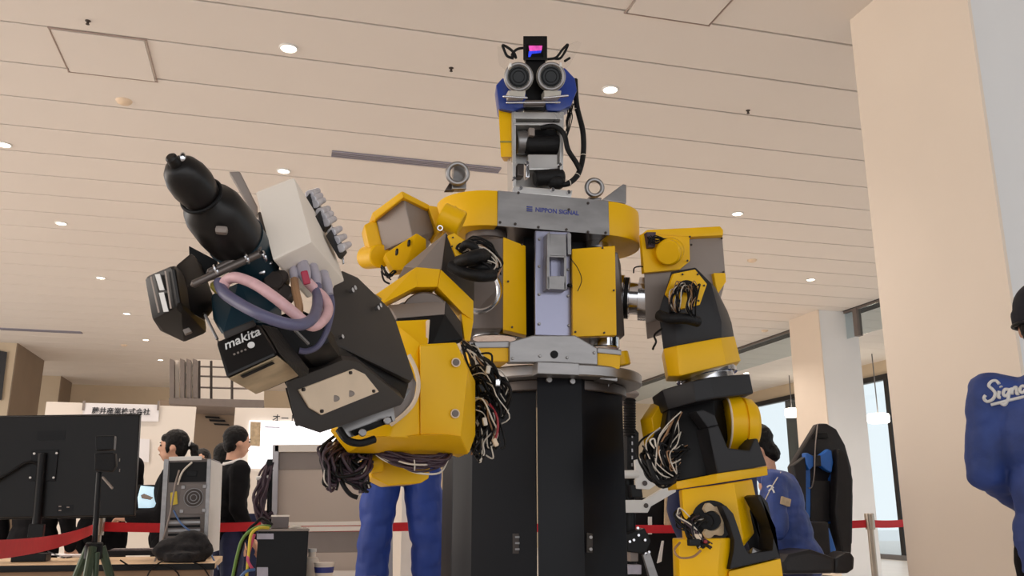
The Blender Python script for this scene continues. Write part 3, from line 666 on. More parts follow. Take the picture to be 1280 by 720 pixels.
hullx('gripper_block', [(848, 674, 2.06), (900, 673, 2.01), (917, 672, 2.05), (912, 740, 2.05), (896, 740, 2.01), (850, 740, 2.06)], (0.03, 0.1, 0), 'yellow', R)
hullx('gripper_block', [(911, 714, 2.03), (976, 698, 2.02), (982, 740, 2.02), (911, 740, 2.03)], (0.03, 0.1, 0), 'yellow', R)
wp = [[(872, 645, 2.02), (862, 655, 1.99), (868, 672, 1.97), (880, 676, 1.98), (886, 682, 2.0)], [(850, 636, 2.05), (847, 646, 2.0), (858, 656, 1.98), (870, 668, 1.97), (876, 682, 1.97)],
      [(883, 650, 2.02), (870, 652, 1.98), (866, 664, 1.97), (875, 680, 1.97), (880, 684, 1.98)]]
wirebundle('wrist_wires', R, wp, 14, 0.005, 0.0022, 'rubber', 21, wob=0.007)
wirebundle('wrist_wires', R, wp, 7, 0.005, 0.0018, 'wire_plum', 22, wob=0.007)
wirebundle('wrist_wires', R, wp, 3, 0.005, 0.0016, 'wire_white', 24, wob=0.007)
tube('wrist_cable', [(850, 678, 1.99), (843, 688, 1.98), (850, 697, 1.97), (866, 696, 1.97), (876, 688, 1.97)], 0.0028, 'wire_tan', R, 6)
tube('wrist_cable', [(856, 655, 2.02), (848, 645, 2.0), (848, 636, 2.0), (853, 637, 2.0), (862, 646, 2.0)], 0.0016, 'wire_white', R, 6)
MB().box(q(871, 671, 1.97), (0.02, 0.016, 0.014)).build('plug_housing', 'cream', R)
MB().box(q(867, 678, 1.965), (0.026, 0.02, 0.016)).build('plug_housing', 'plastic_black', R)
MB().box(q(881, 677, 1.965), (0.010, 0.012, 0.008)).build('plug_housing', 'wire_red', R)
# tangled cables at the elbow
wp = [[(850, 540, 2.13), (832, 560, 2.10), (812, 572, 2.08), (822, 590, 2.06), (838, 600, 2.07)], [(856, 560, 2.12), (838, 572, 2.08), (824, 565, 2.06), (830, 585, 2.06), (845, 592, 2.08)],
      [(848, 520, 2.14), (838, 548, 2.10), (830, 572, 2.06), (838, 590, 2.06), (846, 580, 2.08)], [(830, 540, 2.12), (815, 556, 2.1), (813, 576, 2.07), (827, 602, 2.06), (844, 600, 2.07)]]
wirebundle('elbow_cables', R, wp, 34, 0.010, 0.0034, 'rubber', 31, wob=0.010)
wirebundle('elbow_cables', R, wp, 12, 0.010, 0.0016, 'wire_white', 32, wob=0.010)
wirebundle('elbow_cables', R, wp, 6, 0.008, 0.0018, 'wire_tan', 34, wob=0.010)
tube('elbow_cable', [(810, 575, 2.06), (816, 592, 2.05), (824, 603, 2.05), (838, 602, 2.05), (846, 593, 2.06)], 0.006, 'rubber', R, 8)
tube('elbow_cable', [(803, 557, 2.07), (812, 568, 2.06), (820, 572, 2.05)], 0.0022, 'rubber', R, 6)
tube('elbow_cable', [(822, 565, 2.06), (814, 555, 2.06), (813, 550, 2.06), (818, 549, 2.06), (820, 560, 2.06)], 0.0022, 'wire_white', R, 6)
# --- arm on the viewer's left, reaching out towards the camera
U = Vector((0.0, 0.15, 0.0))
mb_ = hullx('shoulder_box', [(471, 273, 2.12), (505, 248, 2.05), (534, 260, 2.12), (548, 288, 2.14), (530, 300, 2.11), (516, 297, 2.05), (480, 313, 2.12)], U, 'grey_paint', R, 0.003)
pslab('box_lid', [(465, 266, 2.10), (502.5, 238.5, 2.03), (504.5, 247, 2.03), (470, 274, 2.10)], (0, 0.2, 0), 'yellow', mb_)
pslab('box_lid', [(502.5, 238.5, 2.03), (537, 256, 2.10), (535, 262, 2.10), (504.5, 247, 2.03)], (0, 0.2, 0), 'yellow', mb_)
hullx('box_flank', [(534, 256), (547, 258), (555, 288), (547, 292)], (0, 0.1, 0), 'yellow', mb_, Y=2.10)
hullx('box_flank', [(455, 281), (470, 273), (481, 314), (463, 317)], (0, 0.07, 0), 'yellow', mb_, Y=2.13)
cyl('flank_drum', (459, 322, 2.20), (476, 320, 2.12), 0.030, 'yellow', mb_)
mc = MB().cyl(q(551, 269, 2.085), q(577, 281, 2.075), 0.035, seg=40, ch=0.003).build('motor_cap', 'yellow', R)
MB().torus(q(562, 275, 2.10), q(577, 281, 2.075) - q(551, 269, 2.085), 0.0355, 0.004, 36, 8).build('cap_ring', 'yellow', mc)
MB().torus(q(550, 285, 2.06), (0, 1, 0.2), 0.006, 0.002, 18, 6).build('cap_eye', 'chrome', mc)
MB().box(q(554, 268, 2.06), (0.012, 0.01, 0.008)).build('cap_tab', 'chrome', mc)
mo = hullx('joint_motor', [(481, 317, 2.06), (521, 291, 2.0), (533, 299, 2.02), (533, 312, 2.04), (524, 322, 2.05), (505, 337, 2.07), (492, 338, 2.08)], (0, 0.05, 0), 'yellow', R)
for (u, v) in ((496, 315), (511, 304)): MB().box(q(u, v, 2.02), (0.006, 0.02, 0.014)).build('motor_slot', 'black', mo)
wirebundle('joint_wires', R, [[(478, 334, 2.1), (484, 343, 2.08), (492, 340, 2.08)], [(476, 338, 2.1), (482, 348, 2.08), (490, 352, 2.08)]], 8, 0.004, 0.002, 'rubber', 41, wob=0.005)
ah = hullx('arm_housing', [(505, 333, 1.99), (523, 321, 1.99), (558, 290, 1.99), (552, 337, 1.95), (520, 335, 1.95)], (0, 0.12, 0), 'grey_paint', R, 0.003)
hullx('arm_housing_side', [(558, 291, 1.992), (593, 350, 2.05), (593, 377, 2.02), (552, 337, 1.952)], (-0.01, 0.09, 0), 'black_plate', R, 0.003)
hp = prism('port_plate', [(560, 294), (568, 291), (588, 305), (586, 318), (575, 323), (570, 320)], 1.965, 0.012, 'yellow', R, 0.002)
MB().cyl(q(578, 312, 1.962), q(578, 312, 1.975), 0.017, seg=28).build('cable_port', 'black', hp)
bolts(hp, [(566, 297, 1.963), (565, 308, 1.963)], 0.0022, 0.003, 'dark_metal')
for L, r in (([(574, 328, 1.93), (588, 323, 1.90), (601, 319, 1.91), (610, 322, 1.97)], 0.0165), ([(563, 332, 1.94), (580, 341, 1.92), (600, 345, 1.90), (616, 344, 1.92)], 0.0145),
             ([(577, 312, 1.96), (583, 305, 1.93), (592, 308, 1.92), (597, 318, 1.93)], 0.010), ([(588, 338, 1.95), (604, 334, 1.93), (618, 338, 1.95)], 0.012)):
    tube('conduit', L, r, 'rubber', R, 14)
wp = [[(577, 310, 1.95), (592, 304, 1.93), (607, 308, 1.93), (618, 322, 1.94), (622, 340, 1.95)], [(585, 310, 1.95), (602, 304, 1.93), (615, 316, 1.94), (624, 332, 1.95), (617, 346, 1.95)],
      [(600, 318, 1.95), (610, 322, 1.93), (618, 330, 1.93), (614, 345, 1.94)]]
wirebundle('shoulder_wires', R, wp, 16, 0.007, 0.0022, 'rubber', 42, wob=0.008)
wirebundle('shoulder_wires', R, wp, 14, 0.008, 0.0016, 'wire_white', 43, wob=0.007)  # white wires, some of them added to stand for glints
wirebundle('shoulder_wires', R, wp, 4, 0.006, 0.0018, 'wire_tan', 44, wob=0.007)
# arch-shaped yellow arm frame
hullx('arm_arch', [(465, 371, 1.86), (520, 333.5, 1.88), (523, 357, 1.84), (513, 359, 1.84), (478, 380, 1.82)], (0, 0.07, 0), 'yellow', R, 0.003)
hullx('arm_arch', [(520, 333.5, 1.88), (551, 336.5, 1.88), (547, 358.5, 1.84), (513, 359, 1.84)], (0, 0.07, 0), 'yellow', R, 0.003)
hullx('arm_arch', [(551, 336.5, 1.88), (592, 376, 1.91), (592, 401, 1.90), (578, 391, 1.88), (547, 358.5, 1.84)], (0, 0.05, 0), 'yellow', R, 0.003)
hullx('arm_arch', [(576, 389, 1.89), (592, 377, 1.91), (592, 402, 1.90), (588, 426, 1.89), (581, 426, 1.88)], (0, 0.05, 0), 'yellow', R, 0.003)
cyl('arch_foot', (465, 373, 1.86), (476, 381, 1.84), 0.012, 'steel', R, seg=20)
ej = hullx('elbow_joint', [(486, 381, 1.86), (557, 376, 1.86), (556, 393, 1.84), (496, 398, 1.84)], (0, 0.06, 0), 'grey_paint', R, 0.002)
MB().cyl(q(531, 396, 1.92), q(531, 396, 1.87), 0.055, seg=48, ch=0.003).build('joint_disc', 'steel_dark', ej)
hullx('joint_cheek', [(557, 376, 1.86), (576, 402, 1.88), (579, 425, 1.87), (556, 393, 1.84)], (0, 0.05, 0), 'black_plate', ej, 0.002)
hullx('elbow_housing', [(495, 398, 1.83), (556, 393, 1.83), (579, 424, 1.86), (541, 430, 1.80), (520, 432, 1.8)], (0, 0.1, 0), 'black', R)
# yellow forearm
ft = hullx('forearm_tab', [(494, 401, 1.58), (537, 399, 1.58), (535, 430, 1.56), (500, 445, 1.55)], (0, 0.1, 0), 'yellow', R, 0.003)
prism('tab_edge', [(533.5, 400), (537.5, 399.5), (535.5, 429), (532, 429)], 1.565, 0.015, 'cream', ft, 0.001)
fa = hullx('forearm', [(525, 430, 1.50), (570, 427.5, 1.52), (585, 463, 1.53), (594, 477, 1.60), (594, 544, 1.60), (586, 567, 1.60), (576, 546, 1.52), (525, 545, 1.50)], (0.01, 0.14, 0), 'yellow', R, 0.004)
fd = MB()
fd.hull(Q([(497, 405, 1.58), (525, 428, 1.515), (525, 546, 1.50), (507, 547, 1.475), (487, 546, 1.465), (462, 545, 1.475), (440, 540, 1.50), (412, 536, 1.55), (436, 565, 1.58), (520, 562, 1.56), (478, 450, 1.55)]), 0.004)
fd.build('forearm_drum', 'yellow', R, ang=40)
hullx('forearm_base', [(413, 537, 1.545), (436, 565.5, 1.58), (566, 560.5, 1.60), (586, 567.5, 1.60), (576, 545, 1.515), (560, 543, 1.495), (468, 546, 1.46)], (0, 0.02, 0), 'yellow', R, 0.003)
for (u, v) in ((570, 453), (569, 517)):
    bo = MB().cyl(q(u, v, 1.513), q(u, v, 1.53), 0.0070, seg=18).build('recessed_bolt', 'steel_dark', fa)
    MB().torus(q(u, v, 1.512), (0, 1, 0), 0.0072, 0.0012, 18, 6).build('bolt_rim', 'cream', fa)
hullx('forearm_slot', [(436, 566, 1.60), (566, 561, 1.60), (548, 571, 1.62), (472, 568, 1.62)], (0, 0.12, 0), 'black', R, 0.002)
hullx('forearm_guard', [(457, 572), (480, 574), (538, 582), (536, 598), (526, 604), (485, 607), (475, 602), (465, 597)], (0, 0.12, 0), 'yellow', R, 0.003, Y=1.66)
cyl('guard_hub', (461, 580, 1.64), (478, 577, 1.64), 0.018, 'yellow', R)
hull('guard_notch', [(505, 606, 1.645), (528, 604, 1.645), (540, 596, 1.645), (538, 592, 1.645), (524, 600, 1.645)], 'yellow', R, 0.001) if False else None
wp = [[(468, 566, 1.6), (485, 574, 1.58), (510, 580, 1.58), (535, 582, 1.58), (555, 574, 1.6), (566, 563, 1.62)], [(480, 565, 1.6), (498, 574, 1.58), (520, 580, 1.57), (545, 580, 1.58), (560, 570, 1.6)]]
wirebundle('forearm_loom', R, wp, 26, 0.0045, 0.0026, 'wire_plum', 51, wob=0.003)
wirebundle('forearm_loom', R, wp, 5, 0.005, 0.0016, 'wire_white', 52, wob=0.004)
MB().torus(q(517, 580, 1.575), (1, 0, 0.1), 0.012, 0.0013, 16, 6).build('cable_tie', 'wire_white', R)
wp = [[(420, 552, 1.62), (408, 562, 1.6), (406, 580, 1.6), (410, 600, 1.6), (414, 609, 1.6)], [(430, 556, 1.62), (416, 566, 1.6), (412, 585, 1.6), (418, 604, 1.6)],
      [(440, 566, 1.62), (432, 576, 1.6), (438, 590, 1.6), (450, 600, 1.6), (456, 610, 1.6)], [(452, 566, 1.62), (446, 580, 1.6), (458, 592, 1.6), (456, 606, 1.6)],
      [(436, 566, 1.62), (424, 590, 1.6), (440, 594, 1.6), (452, 586, 1.6), (460, 574, 1.62)]]
wirebundle('hanging_wires', R, wp, 40, 0.006, 0.0028, 'wire_plum', 53, wob=0.009)
wirebundle('hanging_wires', R, wp, 26, 0.006, 0.0028, 'rubber', 54, wob=0.009)
wirebundle('hanging_wires', R, wp, 6, 0.006, 0.0015, 'wire_white', 55, wob=0.009)
tube('hanging_cable', [(424, 594, 1.6), (430, 608, 1.59), (438, 618, 1.59), (447, 622, 1.59)], 0.004, 'rubber', R, 8)
tube('hanging_cable', [(447, 622, 1.59), (453, 614, 1.6), (458, 602, 1.6)], 0.001, 'wire_white', R, 6)
wp = [[(590, 440, 1.66), (604, 455, 1.64), (616, 470, 1.64), (624, 490, 1.64), (620, 515, 1.65)], [(588, 470, 1.66), (606, 468, 1.63), (620, 485, 1.63), (624, 510, 1.64), (610, 530, 1.66)],
      [(592, 505, 1.66), (608, 500, 1.63), (618, 520, 1.63), (620, 545, 1.64), (618, 556, 1.64)], [(594, 520, 1.66), (606, 530, 1.63), (598, 550, 1.63), (604, 568, 1.64), (600, 572, 1.64)],
      [(584, 432, 1.68), (596, 450, 1.66), (606, 480, 1.66), (612, 510, 1.66), (606, 540, 1.66)], [(592, 460, 1.68), (600, 500, 1.68), (598, 540, 1.68), (596, 560, 1.68)]]
wirebundle('forearm_wires', R, wp, 70, 0.008, 0.0026, 'rubber', 56, wob=0.010)
wirebundle('forearm_wires', R, wp, 24, 0.009, 0.0014, 'wire_white', 57, wob=0.011)
wirebundle('forearm_wires', R, wp, 8, 0.007, 0.0016, 'wire_tan', 58, wob=0.011)
for (u, v, m) in ((606, 527, 'wire_white'), (619, 553, 'cream'), (610, 462, 'wire_white'), (602, 485, 'plastic_black'), (622, 478, 'chrome')):
    MB().box(q(u, v, 1.61), (0.009, 0.008, 0.016), Matrix.Rotation(random.uniform(-0.6, 0.6), 3, 'Y')).build('plug_housing', m, R)
tube('red_wire', [(612, 505, 1.62), (621, 520, 1.61), (622, 538, 1.61), (618, 552, 1.61)], 0.0022, 'wire_red', R, 6)
# wrist flange and clamp
hullx('wrist_hub', [(494, 470), (514, 462), (521, 478), (518, 500), (505, 518), (488, 530)], (0, 0.03, 0), 'steel_dark', R, 0.004, Y=1.445)
tube('wrist_ring', [(511, 444, 1.44), (520, 463, 1.435), (523, 483, 1.43), (518, 502, 1.43), (506, 517, 1.435), (488, 531, 1.445)], 0.0036, 'cream', R, 10)
cl = hull('wrist_clamp', [(421, 533, 1.34), (428, 525, 1.36), (492, 507, 1.37), (494.5, 526, 1.37), (433, 549, 1.34), (426, 544, 1.34)] + [(430, 527, 1.42), (490, 505, 1.43), (492, 520, 1.43), (436, 545, 1.42)], 'steel', R, 0.002)
pslab('clamp_slot', [(440, 538, 1.336), (489, 520, 1.362), (491, 527, 1.362), (444, 545, 1.336)], (0, 0.004, 0), 'black', cl, 0)
bolts(cl, [(453, 541, 1.335), (484, 526, 1.355)], 0.006, 0.006)
tube('clamp_cable', [(424, 537, 1.34), (434, 550, 1.33), (450, 554, 1.33), (468, 549, 1.34)], 0.006, 'rubber', R, 8)
hull('wrist_wedge', [(489, 473, 1.36), (514, 487, 1.38), (504, 503, 1.37), (500, 480, 1.42)], 'steel', R, 0.002)
# black forearm shell
PF = plane3((427, 337, 1.22), (517, 472, 1.34), (408, 425, 1.15))
P1 = [(427, 337), (447, 346), (456, 367), (487, 385), (495, 400), (518, 471), (514, 477), (425, 431), (410, 427), (404, 395), (416, 360)]
sh1 = MB().hull([qp(u, v, PF) for u, v in P1] + [qp(u, v, PF) + Vector((0.0, 0.07, 0.0)) for u, v in P1], 0.004).build('wrist_shell', 'black_plate', R)
for (u, v) in ((437, 364), (440, 361), (469, 386), (472, 383)):
    c = qp(u, v, PF, 0.004); MB().cyl(c, c + PF[1] * -0.006, 0.0035, seg=12).build('shell_bolt', 'chrome', sh1)
c = qp(424, 422, PF, 0.003); MB().cyl(c, c + PF[1] * -0.006, 0.003, seg=12).build('shell_bolt', 'chrome', sh1)
hull('wrist_core', [(390, 410, 1.12), (410, 426, 1.16), (512, 478, 1.36), (506, 500, 1.36), (400, 500, 1.16), (357, 484, 1.10), (350, 470, 1.08), (375, 440, 1.08)] + [(440, 440, 1.35), (500, 470, 1.4)], 'black', R)
PL = plane3((357, 478, 1.04), (506, 500, 1.28), (400, 542, 1.10))
P2 = [(357, 478), (428, 450), (447, 452), (506, 500), (501, 507), (400, 542), (380, 530), (370, 532)]
lo_ = MB().hull([qp(u, v, PL) for u, v in P2] + [qp(u, v, PL) + Vector((0.0, 0.06, 0.02)) for u, v in P2], 0.003).build('wrist_tray', 'black_plate', R)
cp = plate('inspection_plate', [(371, 487), (440, 461), (454, 467.5), (472, 490), (400, 519), (385, 510)], PL, 0.003, 'cream', R)
for (u, v) in ((378, 487), (437, 466), (466, 489), (401, 514)):
    c = qp(u, v, PL, 0.003); MB().cyl(c, c - PL[1] * 0.003, 0.0022, seg=10).build('plate_screw', 'dark_metal', cp)
for (u, v) in ((418, 498), (437, 492)):
    c = qp(u, v, PL, 0.0032); MB().ball(c, 0.006, (1.1, 0.15, 0.7)).build('plate_smudge', 'grey_paint', cp)
hull('tray_flange', [(356, 484, 1.05), (369, 488, 1.06), (380, 530, 1.08), (370, 534, 1.07)] + [(358, 484, 1.08), (380, 528, 1.12)], 'black_plate', R, 0.002)
# --- white junction box, glands and hoses of the hand
A, B, C_, D = (319, 240, 0.98), (367.5, 221, 0.99), (390, 302.5, 0.97), (341, 326, 0.96)
wbx = hull('junction_box', [A, B, C_, D, (350, 262, 1.10), (410, 290, 1.11), (431, 352, 1.08), (384, 374, 1.07)], 'white_plastic', R, 0.003)
pj = plane3((367.5, 221, 0.99), (390, 302.5, 0.97), (431, 352, 1.08))
for k, (a0, a1) in enumerate(((0.06, 0.27), (0.32, 0.55), (0.60, 0.95))):
    def e_(t, s): return (378 + 49 * t + s * 4, 240 + 84 * t - s * 3)
    L = [e_(a0, 0.0), e_(a0, 1.8), e_(a1, 1.8), e_(a1, 0.0)]
    cn = hullx('connector_block', [(L[0][0] - 1, L[0][1] + 4, 1.04), (L[1][0], L[1][1], 1.06), (L[2][0], L[2][1], 1.075), (L[3][0] - 1, L[3][1] + 4, 1.06)], (0.004, 0.012, 0.002), 'plastic_black', R, 0.002)
    for j in range(3):
        t = a0 + (a1 - a0) * (j + 0.5) / 3; u, v = e_(t, 2.2)
        MB().cyl(q(u - 5, v + 2, 1.06), q(u + 6, v - 3, 1.09), 0.0055, 0.004, seg=14, ch=0.001).build('connector_boot', 'clear_grey', cn)
tube('connector_rail', [(395, 250, 1.1), (412, 278, 1.1), (426, 312, 1.09), (429, 330, 1.09)], 0.0015, 'chrome', R, 6)
for (a, b, r) in (((366, 332, 1.0), (369, 351, 0.975), 5.5), ((377, 328, 1.0), (383, 352, 0.975), 8), ((391, 334, 1.01), (397, 358, 0.985), 7), ((404, 342, 1.03), (412, 369, 1.01), 7)):
    g = MB().lathe(q(*a), q(*b), [(0, r * 0.9e-3), (0.3, r * 0.9e-3), (0.35, r * 1.0e-3), (0.6, r * 0.95e-3), (1, r * 0.62e-3)], 16).build('cable_gland', 'gland', R)
MB().box(q(382, 347, 0.962), (0.008, 0.004, 0.016), Matrix.Rotation(-0.3, 3, 'Y')).build('gland_mark', 'red_mark', R)
tube('signal_hose', [(279, 358, 0.93), (284, 350, 0.93), (296, 347, 0.92), (318, 355, 0.91), (342, 371, 0.90), (366, 390, 0.90), (388, 407, 0.91), (402, 402, 0.93), (410, 388, 0.95), (406, 374, 0.97), (394, 362, 0.98), (384, 352, 0.975)], 0.0058, 'pink_hose', R, 14)
tube('signal_hose', [(274, 353, 0.94), (280, 366, 0.92), (300, 380, 0.90), (325, 393, 0.88), (352, 403, 0.88), (375, 406, 0.89), (390, 399, 0.91), (396, 386, 0.94), (397, 372, 0.97), (396, 358, 0.985)], 0.0060, 'blue_hose', R, 14)
tube('signal_hose', [(413, 369, 1.01), (415, 385, 1.02), (409, 412, 1.03), (398, 432, 1.03), (384, 439, 1.03), (374, 438, 1.03)], 0.0036, 'blue_hose', R, 10)
tube('signal_hose', [(368, 350, 0.975), (370, 366, 0.96), (374, 384, 0.95), (372, 396, 0.95)], 0.0046, 'wire_tan', R, 10)
cyl('hose_clip', (266, 363, 0.95), (275, 356, 0.95), 0.0075, 'olive', R, seg=16)
# clamp rods and brackets holding the power tool
cr = cyl('clamp_rod', (238, 357, 0.94), (327, 316, 0.94), 0.0042, 'steel_dark', R, seg=18)
cyl('clamp_rod', (258, 342, 0.95), (327, 309, 0.95), 0.0038, 'steel_dark', R, seg=18)
for (u, v) in ((270, 338), (308, 323), (330, 320)): MB().torus(q(u, v, 0.94), (0.9, 0, 0.4), 0.005, 0.002, 16, 6).build('rod_collar', 'chrome', cr)
for L, Y, m in (([(326, 316), (333, 314), (336, 326), (330, 330)], 0.985, 'steel'), ([(330, 328), (340, 325), (342, 329), (332, 332)], 0.975, 'chrome'), ([(322, 339), (331, 335), (332, 341), (324, 343)], 0.975, 'chrome'),
                ([(310, 336), (313, 335), (317, 352), (313, 353)], 0.98, 'steel')):
    hullx('bracket_block', L, (0, 0.02, 0), m, R, 0.002, Y=Y)
hullx('tool_bracket', [(308, 330), (338, 318), (352, 340), (362, 362), (345, 376), (318, 360)], (0, 0.06, 0), 'dark_metal', R, 0.004, Y=1.0)
hullx('tool_bracket', [(322, 265), (326, 264), (341, 322), (333, 326)], (0, 0.05, 0), 'dark_metal', R, 0.002, Y=1.0)
for (u, v, r) in ((342, 349, 0.012), (350, 345, 0.009), (352, 365, 0.012), (340, 362, 0.008)):
    MB().cyl(q(u, v, 0.985), q(u + 3, v + 8, 1.0), r, seg=18, ch=0.002).build('bracket_roller', 'dark_metal', R)
hullx('mount_column', [(330, 400), (372, 385), (405, 400), (412, 428), (380, 445), (345, 440)], (0.02, 0.1, 0), 'black', R, 0.004, Y=1.03)
cyl('guide_pin', (367, 411, 0.99), (388, 432, 1.0), 0.0018, 'steel', R, seg=10)

# ---------------------------------------------------------------- power drill held in the robot's hand
T = empty('power_drill', q(318, 330, 1.0), 'black cordless power drill with two battery packs clamped in the robot hand', 'power drill')
a = q(212.5, 195.5, 0.84); b_ = q(318, 328, 1.0)
def pr(px, r): return (px / 169.0, r * 0.92 / FPX)
MB().lathe(a, b_, [pr(0, 4.5), pr(1.5, 6.6), pr(10, 7.6), pr(13, 7.2), pr(24, 7.5)], 24).build('chuck_tip', 'drill_body', T)
ck = MB().lathe(a, b_, [pr(10, 9), pr(12, 15), pr(18, 21), pr(28, 25), pr(40, 26), pr(50, 24), pr(58, 21.5), pr(64, 22)], 36).build('chuck', 'drill_body', T)
MB().torus(a + (b_ - a) * (56 / 169), b_ - a, 25 * 0.92 / FPX, 0.002, 36, 8).build('chuck_groove', 'black', ck)
MB().ball(a + (b_ - a) * (11 / 169) + Vector((0.006, -0.009, 0.005)), 0.003, (1, 0.6, 1.6)).build('chuck_pin', 'chrome', ck)
MB().lathe(a, b_, [pr(60, 22), pr(64, 25), pr(70, 33), pr(80, 37), pr(105, 38.5), pr(130, 36), pr(150, 32)], 40).build('gear_housing', 'drill_body', T)
MB().lathe(a, b_, [pr(126, 38), pr(132, 36), pr(160, 34), pr(180, 30)], 36).build('motor_housing', 'teal', T)
hullx('side_plate', [(286, 214), (300, 214), (322, 258), (322, 270), (314, 262)], (0, 0.012, 0), 'grey_paint', T, 0.002, Y=1.0)
MB().box(q(277, 288, 0.895), (0.012, 0.01, 0.008)).build('speed_switch', 'grey_paint', T)
hullx('trigger_guard', [(236, 307), (240, 311), (250, 324), (262, 329), (272, 326), (270, 345), (238, 354)], (0, 0.015, 0), 'black', T, 0.001, Y=1.03)
bat = hull('battery', [(180, 347, 0.97), (217.5, 331, 0.94), (226, 382, 0.94), (190, 400, 0.97), (200, 415, 1.0), (230, 429, 1.03), (259, 417, 1.05), (257, 402, 1.03), (222, 332, 1.02), (250, 360, 1.05)], 'drill_body', T, 0.004)
PB = plane3((180, 347, 0.97), (217.5, 331, 0.94), (226, 382, 0.94))
for (u0, v0, u1, v1, wd, mm) in ((189, 346, 199, 391, 1.0, 'grey_paint'), (207, 339, 214, 386, 1.0, 'grey_paint'), (197, 343, 203, 363, 3.0, 'white_ink'), (202, 366, 208, 390, 3.0, 'white_ink')):
    plate('label_stripe', [(u0 - wd, v0), (u0 + wd, v0 - 0.6), (u1 + wd, v1 - 0.6), (u1 - wd, v1)], PB, 0.0006, mm, bat, 0, 0.0022)
hullx('battery_latch', [(228, 412), (236, 409), (240, 414), (231, 418)], (0, 0.01, 0), 'grey_paint', bat, 0.001, Y=0.985)
hull('handle_foot', [(219, 331, 0.965), (240, 315, 1.0), (252, 330, 1.02), (268, 372, 1.02), (266, 390, 1.02), (256, 402, 1.0), (227, 384, 0.96)] + [(240, 340, 1.06), (262, 385, 1.06)], 'drill_body', T, 0.004)
hull('handle_body', [(263, 368, 0.98), (300, 352, 0.97), (352, 376, 1.0), (352, 405, 1.0), (320, 404, 0.95), (276, 420, 0.95), (266, 400, 0.97)] + [(280, 380, 1.06), (350, 395, 1.06)], 'teal', T, 0.005)
cyl('guide_strip', (255, 391, 0.965), (273, 427, 0.955), 0.0016, 'steel', T, seg=10)
b2 = hull('battery', [(270, 428, 0.915), (322, 405, 0.915), (347, 443, 0.90), (283, 472, 0.90), (320, 494, 0.99), (382, 467, 0.99), (386, 462, 1.0), (346, 411, 1.0), (290, 430, 1.02)], 'drill_body', T, 0.004)
hullx('battery_ledge', [(278, 415), (317, 399), (321, 407), (282, 424)], (0, 0.02, 0), 'black_plate', b2, 0.002, Y=0.91)
hull('battery_side', [(326, 404, 0.925), (346, 409, 1.0), (387, 462, 1.0), (386, 470, 0.985), (376, 474, 0.96), (350, 444, 0.90)], 'rubber', b2, 0.003)
PT = plane3((270, 428, 0.915), (322, 405, 0.915), (283, 472, 0.90))
n_ = PT[1] if PT[1].dot(CAMP - PT[0]) > 0 else -PT[1]
xd = qp(319, 414.5, PT) - qp(284, 429.5, PT); up = qp(296, 408, PT) - qp(301, 424, PT)
text_mesh('makita', 0.0142, 'white_ink', b2, qp(302, 423.5, PT, 0.0012), xd, up, shear=0.25, offset=0.00016, extrude=0.0003)
for k in range(4):
    c0 = qp(293 + 4.6 * k, 443 - 1.9 * k, PT, 0.0012)
    MB().cyl(c0, c0 + n_ * 0.0006, 0.0012, seg=8).build('charge_dot', 'grey_paint', b2)
c0 = qp(314, 431.5, PT, 0.0012); MB().cyl(c0, c0 + n_ * 0.0008, 0.0036, seg=16).build('charge_button', 'white_ink', b2)
bq = hull('battery_base', [(286, 474, 0.897), (347, 446.5, 0.897), (380, 467, 0.987), (320, 493, 0.987)] + [(287, 472, 0.905), (346, 444, 0.905), (378, 464, 0.99), (320, 490, 0.99)], 'dirty_cream', b2, 0.001)
hull('base_slot', [(300, 470, 0.897), (341, 452, 0.897), (344, 454.5, 0.905), (304, 473, 0.905)] + [(302, 470, 0.92), (341, 452, 0.92)], 'black', b2, 0.0005)
# ---------------------------------------------------------------- people
def remesh(b, vox, name, m, parent, smooth=2, folds=0.0, fs=9.0):
    bmesh.ops.recalc_face_normals(b.bm, faces=b.bm.faces)
    me = bpy.data.meshes.new('t'); b.bm.to_mesh(me); b.bm.free()
    o = bpy.data.objects.new('t', me); COL.objects.link(o)
    r = o.modifiers.new('r', 'REMESH'); r.mode = 'VOXEL'; r.voxel_size = vox; r.adaptivity = 0
    s = o.modifiers.new('s', 'SMOOTH'); s.iterations = smooth; s.factor = 0.5
    dg = bpy.context.evaluated_depsgraph_get(); m2 = bpy.data.meshes.new_from_object(o.evaluated_get(dg))
    bpy.data.objects.remove(o); bpy.data.meshes.remove(me)
    if folds:
        ns = [v.normal.copy() for v in m2.vertices]
        for v, n in zip(m2.vertices, ns):
            c = v.co
            f = noise.noise(Vector((c.x * fs, c.y * fs, c.z * fs * 1.6))) + 0.5 * noise.noise(Vector((c.x * fs * 2.2 + 9, c.y * fs * 2.2, c.z * fs * 3.1)))
            v.co += n * (folds * (f - abs(f) * 0.4))
    m2.shade_smooth(); m2.name = name
    return m2
def limb(b, P, rs, seg=14):
    for i, (p, r) in enumerate(zip(P, rs)):
        b.ball(p, r, u=12, v=8)
        if i: b.cyl(P[i - 1], p, rs[i - 1], r, seg=seg)
STAND = dict(pelvis=(0, 0, 0.93), chest=(0, 0.0, 1.24), neck=(0, -0.01, 1.44), head=(0, 0.02, 1.60),
             shL=(-0.185, -0.01, 1.385), shR=(0.185, -0.01, 1.385), elL=(-0.245, -0.04, 1.11), elR=(0.245, -0.04, 1.11), wrL=(-0.25, 0.06, 0.87), wrR=(0.25, 0.06, 0.87),
             hiL=(-0.09, 0, 0.90), hiR=(0.09, 0, 0.90), knL=(-0.10, 0.02, 0.49), knR=(0.10, 0.02, 0.49), anL=(-0.11, -0.02, 0.08), anR=(0.11, -0.02, 0.08))
